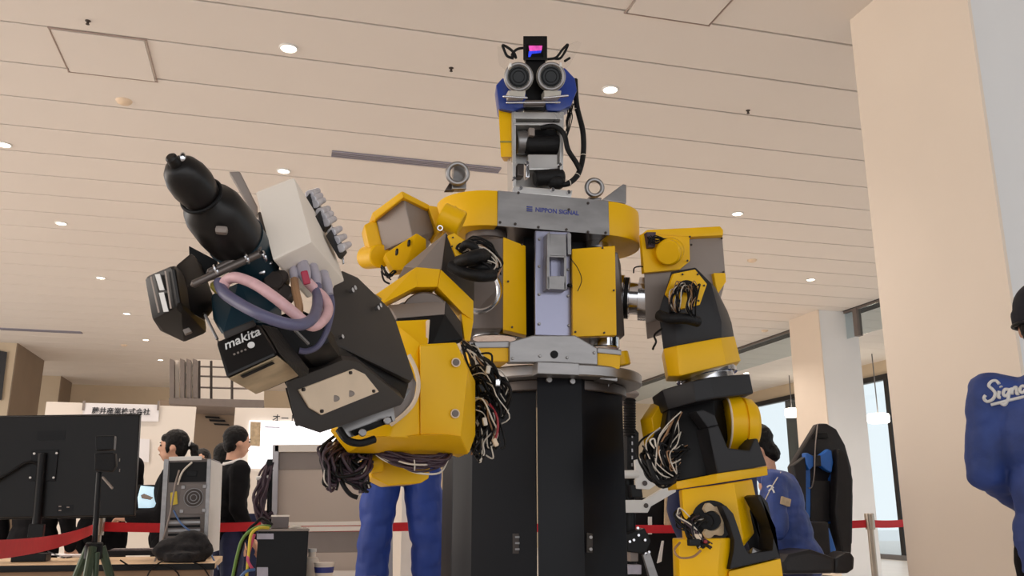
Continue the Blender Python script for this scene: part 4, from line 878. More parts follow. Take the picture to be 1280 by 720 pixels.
def person(label, pos, face, height, top, legs, pose=None, group=None, hair='short', vox=0.010, collar=None, legw=1.0, topw=1.0, shoe='plastic_black', cap=False, headpitch=0.0, hem=0.90):
    J = {k: Vector(v) for k, v in STAND.items()}
    for k, v in (pose or {}).items(): J[k] = Vector(v)
    s = height / 1.72
    e = empty('person', pos, label, 'person', group)
    f = Vector((face[0], face[1], 0)).normalized(); rt = Vector((f.y, -f.x, 0))
    X = Matrix((rt, f, Vector((0, 0, 1)))).transposed().to_4x4(); X.translation = Vector(pos); X = X @ Matrix.Scale(s, 4)
    def fin(m2, name, m, parent):
        m2.transform(X); m2.materials.clear(); return link(name, m2, m, parent)
    HD = J['head']; hr = Matrix.Rotation(headpitch, 3, 'X')
    def hp(x, y, z): return HD + hr @ Vector((x, y, z))
    b = MB()
    # torso, neck, head
    ch, pe = J['chest'], J['pelvis']
    b.ball(ch, 0.15, (1.06, 0.72, 1.15)); b.ball((ch + pe) / 2, 0.135, (1.0, 0.76, 1.2)); b.ball(pe, 0.145, (1.1, 0.82, 0.9))
    limb(b, [J['neck'] - Vector((0, 0, 0.07)), J['neck'], hp(0, -0.02, -0.06)], [0.062, 0.054, 0.052])
    b.ball(hp(0, 0, 0.02), 0.1, (0.76, 0.96, 1.06), hr, 20, 14); b.ball(hp(0, 0.03, -0.055), 0.062, (0.86, 0.9, 1.0), hr)
    b.ball(hp(0, 0.098, -0.012), 0.015, (0.8, 1.1, 1.5), hr); b.ball(hp(0, 0.085, -0.055), 0.018, (1.3, 0.7, 0.7), hr)
    for sx in (-1, 1): b.ball(hp(sx * 0.076, -0.008, -0.005), 0.022, (0.4, 0.8, 1.3), hr)
    hands = []
    for S, sx in (('L', -1), ('R', 1)):
        limb(b, [J['sh' + S], J['el' + S], J['wr' + S]], [0.058, 0.043, 0.028])
        limb(b, [ch + Vector((sx * 0.07, 0, 0.1)), J['sh' + S]], [0.075, 0.06])
        d = (J['wr' + S] - J['el' + S]).normalized(); side = d.cross(Vector((0, 0, 1)) if abs(d.z) < 0.9 else Vector((0, 1, 0))).normalized(); up = side.cross(d)
        pm_ = J['wr' + S] + d * 0.055
        limb(b, [J['wr' + S], pm_ - side * 0.012, pm_ + side * 0.012 + d * 0.03, pm_ - side * 0.016 + d * 0.03], [0.027, 0.028, 0.019, 0.019])
        for k in range(4):
            o_ = side * (0.028 - 0.0187 * k); Lf = (0.036, 0.042, 0.039, 0.03)[k]
            a0 = pm_ + d * 0.035 + o_; a1 = a0 + d * Lf - up * 0.008; a2 = a1 + d * Lf * 0.55 - up * 0.022
            limb(b, [a0, a1, a2], [0.0095, 0.0088, 0.0075], 8)
        a0 = J['wr' + S] + d * 0.03 + side * 0.028; limb(b, [a0, a0 + side * 0.026 + d * 0.03 - up * 0.01, a0 + side * 0.03 + d * 0.058 - up * 0.02], [0.013, 0.011, 0.009], 8)
        limb(b, [J['hi' + S], J['kn' + S], J['an' + S]], [0.082, 0.055, 0.038])
        kd = J['an' + S]; limb(b, [kd - Vector((0, 0.03, 0.03)), kd + Vector((0, 0.13, -0.045))], [0.042, 0.036])
    body = fin(remesh(b, vox, 'body', 'skin', e, 2), 'body', 'skin', e)
    # eyes, brows, mouth
    for sx in (-1, 1):
        fin(_m(MB().ball(hp(sx * 0.031, 0.088, 0.012), 0.0105, (1.3, 0.6, 0.7), hr)), 'eye', 'black_ink', body)
        fin(_m(MB().ball(hp(sx * 0.031, 0.092, 0.034), 0.012, (1.5, 0.45, 0.3), hr)), 'eyebrow', 'hair', body)
    fin(_m(MB().ball(hp(0, 0.093, -0.055), 0.016, (1.3, 0.5, 0.3), hr)), 'mouth', 'wire_tan', body)
    # hair
    b = MB(); b.ball(hp(0, -0.016, 0.045), 0.1, (0.86, 1.02, 0.98), hr, 20, 14); b.ball(hp(0, -0.05, -0.0), 0.085, (0.88, 0.72, 1.0), hr)
    for sx in (-1, 1): b.ball(hp(sx * 0.066, 0.005, 0.04), 0.03, (0.6, 1.3, 1.5), hr)
    if hair == 'ponytail':
        b.ball(hp(0, 0.062, 0.07), 0.04, (1.5, 0.8, 0.9), hr); limb(b, [hp(0, -0.11, 0.03), hp(0, -0.155, 0.0), hp(0, -0.165, -0.07), hp(0, -0.15, -0.13)], [0.022, 0.032, 0.03, 0.012])
        for sx in (-1, 1): b.ball(hp(sx * 0.066, 0.03, -0.0), 0.022, (0.6, 0.9, 2.2), hr)
    if hair == 'bushy': b.ball(hp(0, -0.02, 0.07), 0.105, (0.92, 1.08, 0.95), hr); b.ball(hp(0, -0.07, -0.04), 0.07, (1.05, 0.7, 0.9), hr)
    fin(remesh(b, 0.007, 'hair', 'hair', e, 2, 0.004, 40), 'hair', 'hair', body)
    if hair == 'ponytail': fin(_m(MB().torus(hp(0, -0.12, 0.03), (0, 1, 0.3), 0.024, 0.008, 18, 8)), 'hair_tie', 'white', body)
    if cap:
        b = MB(); b.ball(hp(0, -0.012, 0.06), 0.1, (0.92, 1.1, 0.95), hr, 20, 14); b.cyl(hp(0, -0.012, 0.01), hp(0, -0.012, 0.05), 0.098, 0.1, 24)
        b.ball(hp(0, 0.12, 0.045), 0.07, (1.0, 0.9, 0.12), hr)
        fin(remesh(b, 0.007, 'cap', 'cap_navy', e, 1), 'cap', 'cap_navy', body)
        fin(_m(MB().torus(hp(0, -0.012, 0.008), (0, 0, 1), 0.097, 0.006, 30, 8)), 'cap_band', 'black', body)
    # top
    b = MB(); w = topw
    b.ball(ch + Vector((0, 0, 0.02)), 0.17 * w, (1.1, 0.78, 1.15)); b.ball((ch + pe) / 2, 0.16 * w, (1.02, 0.80, 1.2)); b.ball(pe, 0.165 * w, (1.06, 0.84, 0.9))
    b.cyl(pe, Vector((pe.x, pe.y, pe.z + hem - 0.96)), 0.155 * w, 0.16 * w, seg=24) if hem < 0.9 else None
    limb(b, [ch + Vector((0, 0, 0.1)), J['neck'] - Vector((0, 0, 0.02))], [0.115, 0.072])
    for S, sx in (('L', -1), ('R', 1)):
        limb(b, [ch + Vector((sx * 0.08, 0, 0.1)), J['sh' + S], J['el' + S], J['wr' + S]], [0.09, 0.076 * w, 0.062 * w, 0.045 * w])
    tp = fin(remesh(b, vox * 0.9, 'jacket', top, e, 3, 0.008 if top.startswith('jacket') else 0.005, 9), 'jacket', top, e)
    cm = collar or top
    b = MB(); b.torus(J['neck'] + Vector((0, 0.0, 0.012)), (0, -0.35, 1), 0.06, 0.016, 28, 10)
    if collar is None: b.torus(J['neck'] + Vector((0, -0.004, -0.008)), (0, -0.35, 1), 0.070, 0.018, 28, 10)
    fin(_m(b), 'collar', cm, tp)
    # trousers and shoes
    b = MB(); b.ball(pe, 0.150, (1.06, 0.84, 0.85))
    for S in 'LR':
        limb(b, [J['hi' + S], J['kn' + S], J['an' + S] + Vector((0, 0, 0.0))], [0.098 * legw, 0.080 * legw, 0.066 * legw])
    fin(remesh(b, vox, 'trousers', legs, e, 2, 0.012 if legs == 'trouser_blue' else 0.006, 8), 'trousers', legs, e)
    for S in 'LR':
        kd = J['an' + S]; b = MB(); limb(b, [kd - Vector((0, 0.035, 0.032)), kd + Vector((0, 0.14, -0.040))], [0.048, 0.042])
        fin(remesh(b, vox, 'shoe', shoe, e, 2), 'shoe', shoe, e)
    return e, tp
def _m(b):
    bmesh.ops.recalc_face_normals(b.bm, faces=b.bm.faces); me = bpy.data.meshes.new('t'); b.bm.to_mesh(me); b.bm.free(); me.shade_smooth(); return me
def foot(u, v, Y): p = q(u, v, Y); return (p.x, p.y, 0)
# 1 man with cap and blue jacket, back to the camera, at the right edge
top_z = q(1290, 362, 2.25).z
jm, jt = person('man in a dark cap and blue work jacket seen from behind at the right edge', foot(1307, 400, 2.25), (0.80, 0.60), top_z, 'jacket_blue', 'suit',
                dict(elL=(-0.232, 0.0, 1.14), wrL=(-0.15, 0.20, 1.04), elR=(0.27, -0.02, 1.12), wrR=(0.10, 0.20, 1.06)), vox=0.009, topw=1.06, cap=True, hem=0.86)
from mathutils.bvhtree import BVHTree
vs = [v.co.copy() for v in jt.data.vertices]; bv = BVHTree.FromPolygons(vs, [tuple(p.vertices) for p in jt.data.polygons])
def on_jacket(u, v):
    d = _ray(u, v).normalized(); h = bv.ray_cast(CAMP, d); return h[0] - d * 0.003 if h[0] else None
ltr = [[(1250, 478), (1246, 474), (1240, 475), (1237, 480), (1242, 485), (1245, 490), (1242, 497), (1235, 500), (1231, 496), (1233, 492)],
       [(1250, 487), (1249, 494), (1252, 495)], [(1252, 481), (1252.5, 482)],
       [(1262, 485), (1257, 485), (1255, 490), (1258, 493), (1262, 489), (1263, 484), (1261, 497), (1257, 504), (1252, 502)],
       [(1266, 483), (1266, 491)], [(1266, 486), (1270, 482), (1272, 484), (1272, 490), (1275, 490)],
       [(1283, 481), (1278, 481), (1276, 486), (1279, 489), (1283, 485), (1284, 480), (1284, 487), (1287, 488)],
       [(1292, 470), (1289, 480), (1290, 487), (1293, 486)], [(1240, 504), (1252, 501), (1268, 497), (1290, 492)]]
b = MB(); okn = 0
for L in ltr:
    P = [on_jacket(u - 1, v + 2) for u, v in L]; P = [p for p in P if p]
    if len(P) > 1: b.tube(P, 0.0052, 8, 5); okn += 1
if okn: b.build('lettering', 'white_ink', jt, ang=80)
# 2 seated man in blue jacket behind the right arm
st_pos = foot(990, 620, 4.8); hz_ = q(965, 535, 4.8).z
sc_ = 1.0
SIT = dict(pelvis=(0, -0.02, 0.66), chest=(0, 0.06, 0.96), neck=(0, 0.13, 1.15), head=(0, 0.18, 1.29), shL=(-0.185, 0.10, 1.10), shR=(0.185, 0.10, 1.10),
           elL=(-0.24, 0.10, 0.83), elR=(0.24, 0.12, 0.83), wrL=(-0.14, 0.33, 0.80), wrR=(0.14, 0.33, 0.80), hiL=(-0.10, 0, 0.63), hiR=(0.10, 0, 0.63), knL=(-0.13, 0.42, 0.60), knR=(0.13, 0.42, 0.60),
           anL=(-0.13, 0.40, 0.14), anR=(0.13, 0.40, 0.14))
st, sj = person('man in a blue jacket sitting bent forward on the racing seat', (st_pos[0], st_pos[1], hz_ - 1.425), (-0.86, 0.50), 1.72, 'jacket_blue', 'trouser_navy', SIT, hair='bushy', headpitch=-0.45, vox=0.010)
vs2 = [v.co.copy() for v in sj.data.vertices]; bv2 = BVHTree.FromPolygons(vs2, [tuple(p.vertices) for p in sj.data.polygons])
def on_m(bv_, u, v, off=0.004):
    d = _ray(u, v).normalized(); h = bv_.ray_cast(CAMP, d); return h[0] - d * off if h[0] else None
def drape(name, L, r, m, par, bv_):
    P = [p for p in (on_m(bv_, u, v) for u, v in L) if p]
    if len(P) > 1: MB().tube(P, r, 6, 4).build(name, m, par)
drape('lanyard', [(984, 580), (976, 590), (970, 600), (964, 610), (959, 620), (955, 628)], 0.0032, 'wire_white', sj, bv2)
for L in ([(959, 609), (963, 607), (967, 610)], [(961, 614), (965, 611), (968, 616)]): drape('jacket_print', L, 0.005, 'white_ink', sj, bv2)
pa = on_m(bv2, 981, 627)
if pa: MB().box(pa, (0.06, 0.03, 0.045), Matrix.Rotation(0.3, 3, 'Y')).build('armband', 'dirty_cream', sj)
# 3 woman with ponytail
Yw = 6.6; pw = foot(220, 560, Yw)
person('woman with a black ponytail in dark clothes facing left, holding a tablet', pw, (-1, 0.05), q(227, 540, Yw).z, 'suit', 'suit',
       dict(elL=(-0.22, 0.02, 1.10), wrL=(-0.10, 0.26, 1.08), elR=(0.22, 0.02, 1.10), wrR=(0.10, 0.26, 1.08)), hair='ponytail')
tb = empty('tablet_screen', q(184, 622, Yw - 0.1), 'bright tablet display between the ponytailed woman and the suited person', 'tablet')
hull('tablet_case', [(172, 606, Yw - 0.06), (197, 606, Yw - 0.02), (196, 637, Yw - 0.08), (172, 637, Yw - 0.12), (172, 606, Yw - 0.03), (197, 606, Yw + 0.01), (196, 637, Yw - 0.05), (172, 637, Yw - 0.09)], 'plastic_black', tb, 0.002)
hull('display', [(176, 607, Yw - 0.085), (196, 609, Yw - 0.045), (195, 635, Yw - 0.105), (173, 635, Yw - 0.145), (172, 622, Yw - 0.115)] + [(176, 607, Yw - 0.08), (196, 609, Yw - 0.04), (195, 635, Yw - 0.1), (173, 635, Yw - 0.14)], 'tablet_glow', tb, 0)
hull('display_picture', [(176, 619, Yw - 0.15), (184, 620, Yw - 0.14), (192, 622, Yw - 0.135), (188, 625, Yw - 0.15), (177, 623, Yw - 0.155), (180, 617, Yw - 0.14)], 'grey_paint', tb, 0)
# 4 man in dark suit
Ym = 7.0; pm2 = foot(293, 560, Ym)
person('man in a dark suit with short black hair standing in front of the projector screen', pm2, (0.92, 0.40), q(296, 535, Ym).z, 'suit', 'trouser_navy',
       dict(elR=(0.23, -0.03, 1.10), wrR=(0.23, 0.10, 0.88)), collar='shirt', topw=1.03)
# 5 suited person whose shoulder shows beyond the monitor
Y5 = 6.9
person('person in a dark suit half hidden behind the right edge of the monitor', foot(138, 560, Y5), (0.2, 1.0), 1.65, 'suit', 'suit', dict(elR=(0.22, 0.0, 1.10), wrR=(0.16, 0.20, 1.0)))
# 6 person behind the monitor, legs only
person('person in dark trousers behind the monitor, only the legs in view below it', foot(56, 560, 6.6), (0.3, 1), 1.56, 'suit', 'suit', dict(anL=(-0.15, 0, 0.08), anR=(0.15, 0, 0.08)))
# 7, 8 two heads behind
person('dark-haired visitor far back, only the hair in view behind the computer tower', foot(253, 570, 8.4), (-0.2, -1), q(253, 563, 8.4).z, 'suit', 'suit', vox=0.014)
person('dark-haired visitor far back, head half hidden by the suited man', foot(279, 570, 7.85), (0.6, 0.6), q(281, 556, 7.85).z, 'suit', 'suit', vox=0.014)
# 9 person in blue work trousers behind the outstretched arm
person('person in blue work trousers standing behind the outstretched arm', (foot(503, 600, 4.0)[0], 4.0, 0.43), (0.05, -1), 1.52, 'jacket_blue', 'trouser_blue',
       dict(anL=(-0.15, 0, 0.08), anR=(0.15, 0.0, 0.08), knL=(-0.135, 0.02, 0.49), knR=(0.135, 0.02, 0.49), hiL=(-0.095, 0, 0.9), hiR=(0.095, 0, 0.9),
            elL=(-0.2, -0.1, 1.12), elR=(0.2, -0.1, 1.12), wrL=(-0.12, -0.16, 0.95), wrR=(0.12, -0.16, 0.95)), legw=1.06)
pp_ = foot(503, 600, 4.0)
tag(MB().box((pp_[0], 4.02, 0.2145), (0.5, 0.4, 0.428), bev=0.01).build('step_platform', 'frame_grey'), 'grey step platform under the person in blue work trousers', 'platform')
# 10 navy trousers behind the other arm
person('person in navy trousers mostly hidden behind the wrist of the hanging arm', foot(894, 600, 3.7), (1, 0.25), q(884, 482, 3.7).z, 'trouser_navy', 'trouser_navy',
       dict(anL=(-0.09, -0.10, 0.08), knL=(-0.09, -0.06, 0.49), anR=(0.09, 0.1, 0.08)))

# ---------------------------------------------------------------- racing seat
GY = 5.2
g = empty('racing_seat', (q(1028, 650, GY).x, GY, 0), 'black and blue racing-style seat with a bow-tie neck pillow', 'seat')
b = MB().hull(fb([(1023, 529), (1034, 529), (1046, 536), (1057, 556), (1065, 585), (1067, 620), (1066, 680), (1050, 690), (1010, 690), (1000, 600), (990, 583), (1006, 566), (1013, 547)], (0.02, 0.10, 0.0), GY + 0.06), 0.02)
b.build('backrest', 'chair_black', g)
hullx('backrest_bolster', [(1048, 560), (1060, 566), (1067, 600), (1067, 655), (1065, 693), (1052, 692), (1044, 640), (1046, 600)], (0, 0.08, 0), 'chair_black', g, 0.018, Y=GY - 0.06)
hullx('backrest_bolster', [(1008, 570), (1004, 573), (992, 582), (1000, 600), (1004, 650), (1008, 650), (1006, 600)], (0, 0.06, 0), 'chair_black', g, 0.008, Y=GY - 0.02)
hullx('blue_stripe', [(1006, 578), (1013, 586), (1014, 645), (1007, 655), (1003, 600)], (0, 0.03, 0), 'chair_blue', g, 0.005, Y=GY + 0.02)
hullx('blue_stripe', [(1038, 598), (1046, 580), (1044, 640), (1038, 655)], (0, 0.03, 0), 'chair_blue', g, 0.005, Y=GY + 0.02)
hullx('centre_panel', [(1014, 601), (1038, 601), (1038, 652), (1013, 652)], (0, 0.03, 0), 'chair_black', g, 0.006, Y=GY + 0.015)
hullx('headrest_hole', [(1019, 541), (1034, 541), (1036, 548), (1017, 548)], (0, 0.02, 0), 'black', g, 0.003, Y=GY + 0.045)
np_ = hullx('neck_pillow', [(1007, 566), (1010, 566), (1019, 571), (1019, 581), (1012, 588), (1008, 580)], (0, 0.05, 0), 'chair_blue', g, 0.012, Y=GY - 0.03)
hullx('pillow_lobe', [(1024, 570), (1036, 561), (1040, 563), (1042, 578), (1040, 591), (1034, 588), (1026, 582)], (0, 0.05, 0), 'chair_blue', np_, 0.012, Y=GY - 0.03)
hullx('pillow_knot', [(1017, 569), (1026, 569), (1027, 583), (1017, 583)], (0, 0.04, 0), 'chair_black', np_, 0.006, Y=GY - 0.035)
tube('pillow_strap', [(1022, 530, GY + 0.02), (1019, 560, GY - 0.04), (1018, 590, GY - 0.04), (1015, 608, GY), (1011, 610, GY)], 0.004, 'grey_paint', g, 6)
hullx('seat_bolster', [(1022, 672), (1031, 655), (1037, 660), (1046, 688), (1038, 698), (1026, 694)], (0, 0.1, 0), 'chair_blue', g, 0.012, Y=GY - 0.12)
hullx('seat_cushion', [(1010, 652), (1036, 652), (1040, 700), (1004, 700)], (0, 0.40, 0), 'chair_black', g, 0.015, Y=GY - 0.36)
hullx('seat_front', [(979, 702), (986, 692), (1013, 686), (1030, 693), (1044, 697), (1044, 717), (980, 718)], (0.0, 0.22, 0), 'chair_black', g, 0.02, Y=GY - 0.78)
hullx('side_hinge', [(1044, 698), (1058, 690), (1064, 690), (1069, 697), (1068, 712), (1060, 717), (1044, 717)], (0, 0.14, 0), 'chair_black', g, 0.016, Y=GY - 0.70)
gb = q(1025, 716, GY - 0.2)
MB().box((gb.x, gb.y + 0.15, gb.z - 0.05), (0.36, 0.5, 0.04)).build('seat_frame', 'dark_metal', g)
for sx in (-0.16, 0.16):
    for sy in (-0.05, 0.36): MB().box((gb.x + sx, gb.y + sy, (gb.z - 0.07) / 2), (0.04, 0.04, gb.z - 0.07)).build('frame_leg', 'dark_metal', g)
# ---------------------------------------------------------------- belt barrier
def stanchion(u, Y, label, zt=0.98):
    p = q(u, 660, Y); e = empty('barrier_post', (p.x, p.y, 0), label, 'barrier post', 'belt barrier posts')
    MB().cyl((p.x, p.y, 0.02), (p.x, p.y, zt), 0.022, seg=20).build('post', 'post_steel', e)
    MB().lathe((p.x, p.y, 0), (p.x, p.y, 0.04), [(0, 0.17), (0.4, 0.17), (1, 0.03)], 32).build('base_plate', 'post_steel', e)
    MB().cyl((p.x, p.y, zt - 0.10), (p.x, p.y, zt + 0.01), 0.033, seg=20, ch=0.004).build('belt_head', 'post_steel', e)
    return p
def belt(a, c, label, z=0.93):
    a = Vector((a[0], a[1], z)); c = Vector((c[0], c[1], z)); d = (c - a); L = d.length; n = 10; b = MB()
    x = d.normalized(); nrm = x.cross(Vector((0, 0, 1))) * 0.0015
    top = []; bot = []
    for i in range(n + 1):
        t = i / n; p = a + d * t - Vector((0, 0, 0.03 * 4 * t * (1 - t) * min(1, L / 3))); top.append(p + Vector((0, 0, 0.026))); bot.append(p - Vector((0, 0, 0.026)))
    b.prism([p - nrm for p in top + bot[::-1]], nrm * 2, 0)
    tag(b.build('barrier_belt', 'belt_red', ang=60), label, 'barrier belt', 'red barrier belts')
pA = stanchion(123, 5.68, 'steel barrier post behind the camera tripod')
pB = stanchion(333, 5.6, 'steel barrier post hidden behind the black case with the router')
pC = stanchion(560, 5.6, 'steel barrier post hidden behind the black pedestal')
pD = stanchion(1088, 5.5, 'steel barrier post right of the racing seat', 0.99)
belt(qz(-60, 690, 0.93), pA, 'red barrier belt sloping down to the left edge below the monitor')
belt(pA, pB, 'red barrier belt passing behind the computer tower')
belt(pB, pC, 'red barrier belt glimpsed between the legs in blue trousers')
belt(pC, pD, 'red barrier belt between the pedestal and the racing seat')
pE = qx(1136, 666, 4.6)
belt(pD, (pE.x, pE.y), 'short red barrier belt running from the post to the big column')
stanchion(1150, pE.y, 'steel barrier post hidden behind the big right column')
# ---------------------------------------------------------------- left work table and what stands on it
TZ = 0.77
f0 = qz(268, 704, TZ); f1 = qz(-60, 706, TZ); k0 = qz(287, 688, TZ)
f1.y = f0.y + (f1.y - f0.y) * 0.3; dv = (k0 - f0) * 0.5; dv.x *= 0.7
t_ = empty('work_table', ((f0.x + f1.x) / 2, f0.y + 0.4, 0), 'pale wooden work table at the lower left carrying the monitor and tower', 'table')
MB().prism([f0, f1, f1 + dv, f0 + dv], (0, 0, -0.03), 0.003).build('table_top', 'table_top', t_)
MB().prism([f0 + Vector((0.004, -0.006, 0)), f1 + Vector((0, -0.006, 0)), f1, f0], (0, 0, -0.03), 0.001).build('edge_band', 'plastic_black', t_)
MB().prism([f0 + Vector((-0.02, 0.03, -0.03)), f1 + Vector((0, 0.03, -0.03)), f1 + Vector((0, 0.03, -0.4)), f0 + Vector((-0.02, 0.03, -0.4))], (0, 0.02, 0), 0.001).build('front_panel', 'table_front', t_)
for c in (f0 + dv * 0.1 + Vector((-0.06, 0, 0)), f0 + dv * 0.9 + Vector((-0.06, 0, 0)), f1 + dv * 0.1 + Vector((0.06, 0, 0)), f1 + dv * 0.9 + Vector((0.06, 0, 0))):
    MB().box((c.x, c.y, (TZ - 0.03) / 2), (0.04, 0.04, TZ - 0.03)).build('leg', 'alu', t_)
YT = f0.y
def ont(u, v): return qz(u, v, TZ)
# monitor seen from behind
MY = YT + 0.42
mo_ = empty('monitor', (q(50, 650, MY).x, MY, TZ), 'large black monitor seen from behind at the left edge', 'monitor')
hullx('monitor_back', [(-34, 521), (175, 518.5), (174, 530), (168, 645), (-34, 648)], (0, 0.045, 0), 'monitor_black', mo_, 0.006, Y=MY)
hullx('screen_bezel', [(-35, 520), (176.5, 517), (169.5, 647), (-35, 650)], (0, 0.012, 0), 'plastic_black', mo_, 0.003, Y=MY + 0.05)
vp = prism('mount_plate', [(39, 563), (73, 562), (69, 601), (36, 601)], MY - 0.012, 0.014, 'plastic_black', mo_, 0.002)
bolts(vp, [(43, 567, MY - 0.012), (71, 566.5, MY - 0.012), (38, 597, MY - 0.012), (67, 597, MY - 0.012)], 0.006, 0.006, 'white')
prism('name_plate', [(47, 539), (82, 538), (81, 550), (46, 551)], MY - 0.002, 0.004, 'plastic_black', mo_, 0)
prism('port_panel', [(72, 632), (92, 631), (91, 640), (71, 641)], MY - 0.002, 0.004, 'plastic_black', mo_, 0)
for (u, v) in ((75, 638), (85, 634), (75, 633)): MB().box(q(u, v, MY - 0.003), (0.012, 0.004, 0.006), bev=0).build('port_label', 'grey_paint', mo_)
for (u, v) in ((149.5, 575), (149.5, 588)): MB().box(q(u, v, MY - 0.001), (0.004, 0.003, 0.016), bev=0).build('button_mark', 'grey_paint', mo_)
cyl('stand_column', (53, 566, MY - 0.03), (42, 702, MY - 0.03), 0.021, 'plastic_black', mo_)
hullx('stand_collar', [(36, 655), (55, 655), (53, 672), (34, 672)], (0, 0.04, 0), 'plastic_black', mo_, 0.004, Y=MY - 0.06)
sb0 = ont(40, 700)
MB().box((q(40, 700, MY).x, MY - 0.02, TZ + 0.02), (0.16, 0.12, 0.04), bev=0.006).build('stand_base', 'plastic_black', mo_)
tube('arm_strut', [(-20, 610, MY - 0.03), (10, 592, MY - 0.03), (34, 578, MY - 0.03), (48, 580, MY - 0.03)], 0.008, 'plastic_black', mo_, 10)
# tripod with a camera in front of the table
TY = YT - 0.55
tr = empty('camera_tripod', (q(121, 690, TY).x, TY, 0), 'dark green camera tripod with a black camera head in front of the monitor', 'tripod')
cyl('centre_column', (124, 590, TY), (117.5, 690, TY), 0.011, 'plastic_black', tr)
hullx('camera', [(119, 545), (143, 544), (142, 562), (120, 563)], (0, 0.06, 0), 'plastic_black', tr, 0.004, Y=TY - 0.04)
hullx('pan_head', [(118, 566), (144, 566), (145, 582), (140, 590), (118, 588)], (0, 0.05, 0), 'rubber', tr, 0.006, Y=TY - 0.03)
cyl('pan_handle', (128, 596, TY - 0.03), (141, 611, TY - 0.05), 0.005, 'grey_paint', tr, seg=12)
hc = q(117.5, 684, TY)
MB().cyl(hc - Vector((0, 0, 0.05)), hc + Vector((0, 0, 0.02)), 0.035, seg=20, ch=0.005).build('collar', 'plastic_black', tr)
for an in (2.5, 0.5, 4.7):
    d = Vector((math.cos(an), math.sin(an), 0)); lg_ = MB().tube([hc + d * 0.03, Vector((hc.x, hc.y, 0)) + d * 0.38 + Vector((0, 0, 0.02))], 0.016, 10, 0, lambda t: 1.1 - 0.4 * t).build('leg', 'green_metal', tr)
    MB().ball(Vector((hc.x, hc.y, 0.018)) + d * 0.385, 0.018).build('rubber_foot', 'rubber', lg_)
cyl('leg_stay', (121, 690, TY - 0.04), (118, 735, TY - 0.04), 0.012, 'green_metal', tr)
# keyboard
def put(u, v): return ont(u, v)
ka, kb = put(132, 695), put(198, 695)
kbm = empty('keyboard', (ka + kb) / 2, 'black keyboard with light keycap edges on the table left of the tower', 'keyboard')
MB().box(((ka.x + kb.x) / 2, ka.y + 0.07, TZ + 0.014), (kb.x - ka.x, 0.15, 0.026), bev=0.004).build('keyboard_case', 'plastic_black', kbm)
proto = None
for r in range(4):
    for c in range(13):
        loc = Vector((ka.x + 0.02 + (kb.x - ka.x - 0.04) * (c + 0.5) / 13, ka.y + 0.015 + 0.035 * (r + 0.5), TZ + 0.031))
        if proto is None: proto = o = MB().box((0, 0, 0), ((kb.x - ka.x) / 16, 0.026, 0.010), bev=0.002).build('keycap', 'router_grey', None); o.parent = kbm; o.location = loc - kbm.location
        else:
            o = proto.copy(); COL.objects.link(o); o.parent = kbm; o.location = loc - kbm.location
# tower computer with its back to the camera
PY = YT + 0.38
pc = empty('computer_tower', (q(237, 690, PY).x, PY + 0.15, TZ), 'open grey tower computer with its rear side to the camera', 'computer')
hullx('tower_shell', [(206, 574), (264, 573), (259, 690), (199, 691)], (0.03, 0.36, 0), 'steel_dark', pc, 0.003, Y=PY)
hullx('side_face', [(264, 575, PY), (277, 580, PY + 0.18), (273, 688, PY + 0.18), (259, 692, PY)], (0.004, 0.01, 0), 'white', pc, 0.001)
prism('supply_bay', [(212, 578), (261, 577), (260, 602), (211, 603)], PY - 0.006, 0.008, 'black', pc, 0.001)
MB().box(q(240, 592, PY - 0.008), (0.05, 0.004, 0.03), bev=0.002).build('power_socket', 'plastic_black', pc)
prism('rear_plate', [(226, 605), (261, 604), (258, 642), (223, 643)], PY - 0.006, 0.008, 'steel_dark', pc, 0.001)
fg = MB().cyl(q(242, 622, PY - 0.012), q(242, 622, PY - 0.004), 0.05, seg=32).build('rear_fan', 'dark_metal', pc)
for rr in (0.016, 0.032, 0.048): MB().torus(q(242, 622, PY - 0.015), (0, 1, 0), rr, 0.0022, 32, 6).build('fan_guard', 'steel', fg)
for (u, v) in ((229, 609), (256, 608), (255, 638), (227, 639)): MB().box(q(u, v, PY - 0.012), (0.02, 0.008, 0.02), bev=0.003).build('fan_corner', 'steel', pc)
for k in range(5): prism('slot_cover', [(210, 647 + 5 * k), (250, 646 + 5 * k), (250, 649 + 5 * k), (210, 650 + 5 * k)], PY - 0.008, 0.008, 'steel' if k % 2 else 'black', pc, 0)
prism('handle_bar', [(211, 571), (252, 570), (252, 575), (211, 576)], PY - 0.01, 0.03, 'white', pc, 0.002)
for L in ([(205, 574), (211, 574), (204, 691), (198, 691)], [(259, 574), (264, 574), (259, 691), (254, 691)]): prism('corner_rail', L, PY - 0.012, 0.012, 'steel', pc, 0.001)
prism('warning_tag', [(213, 616), (221, 614), (222, 630), (213, 632)], PY - 0.02, 0.006, 'wire_yellow', pc, 0)
for L, m, r in (([(224, 588, PY - 0.03), (219, 606, PY - 0.06), (213, 640, PY - 0.06), (205, 670, PY - 0.08), (194, 700, PY - 0.15), (188, 718, PY - 0.2)], 'grey_paint', 0.005), ([(217, 638, PY - 0.03), (227, 655, PY - 0.06), (248, 672, PY - 0.08), (262, 690, PY - 0.12), (273, 712, PY - 0.2)], 'wire_blue', 0.0045),
                ([(240, 578, PY - 0.03), (228, 590, PY - 0.05), (222, 606, PY - 0.05)], 'wire_white', 0.005)):
    tag(tube('computer_cable', L, r, m, None, 8), {'grey_paint': 'grey cable hanging down the left side of the tower computer', 'wire_blue': 'blue cable crossing the back of the tower computer', 'wire_white': 'short white cable plugged in at the top of the tower'}[m], 'cable')
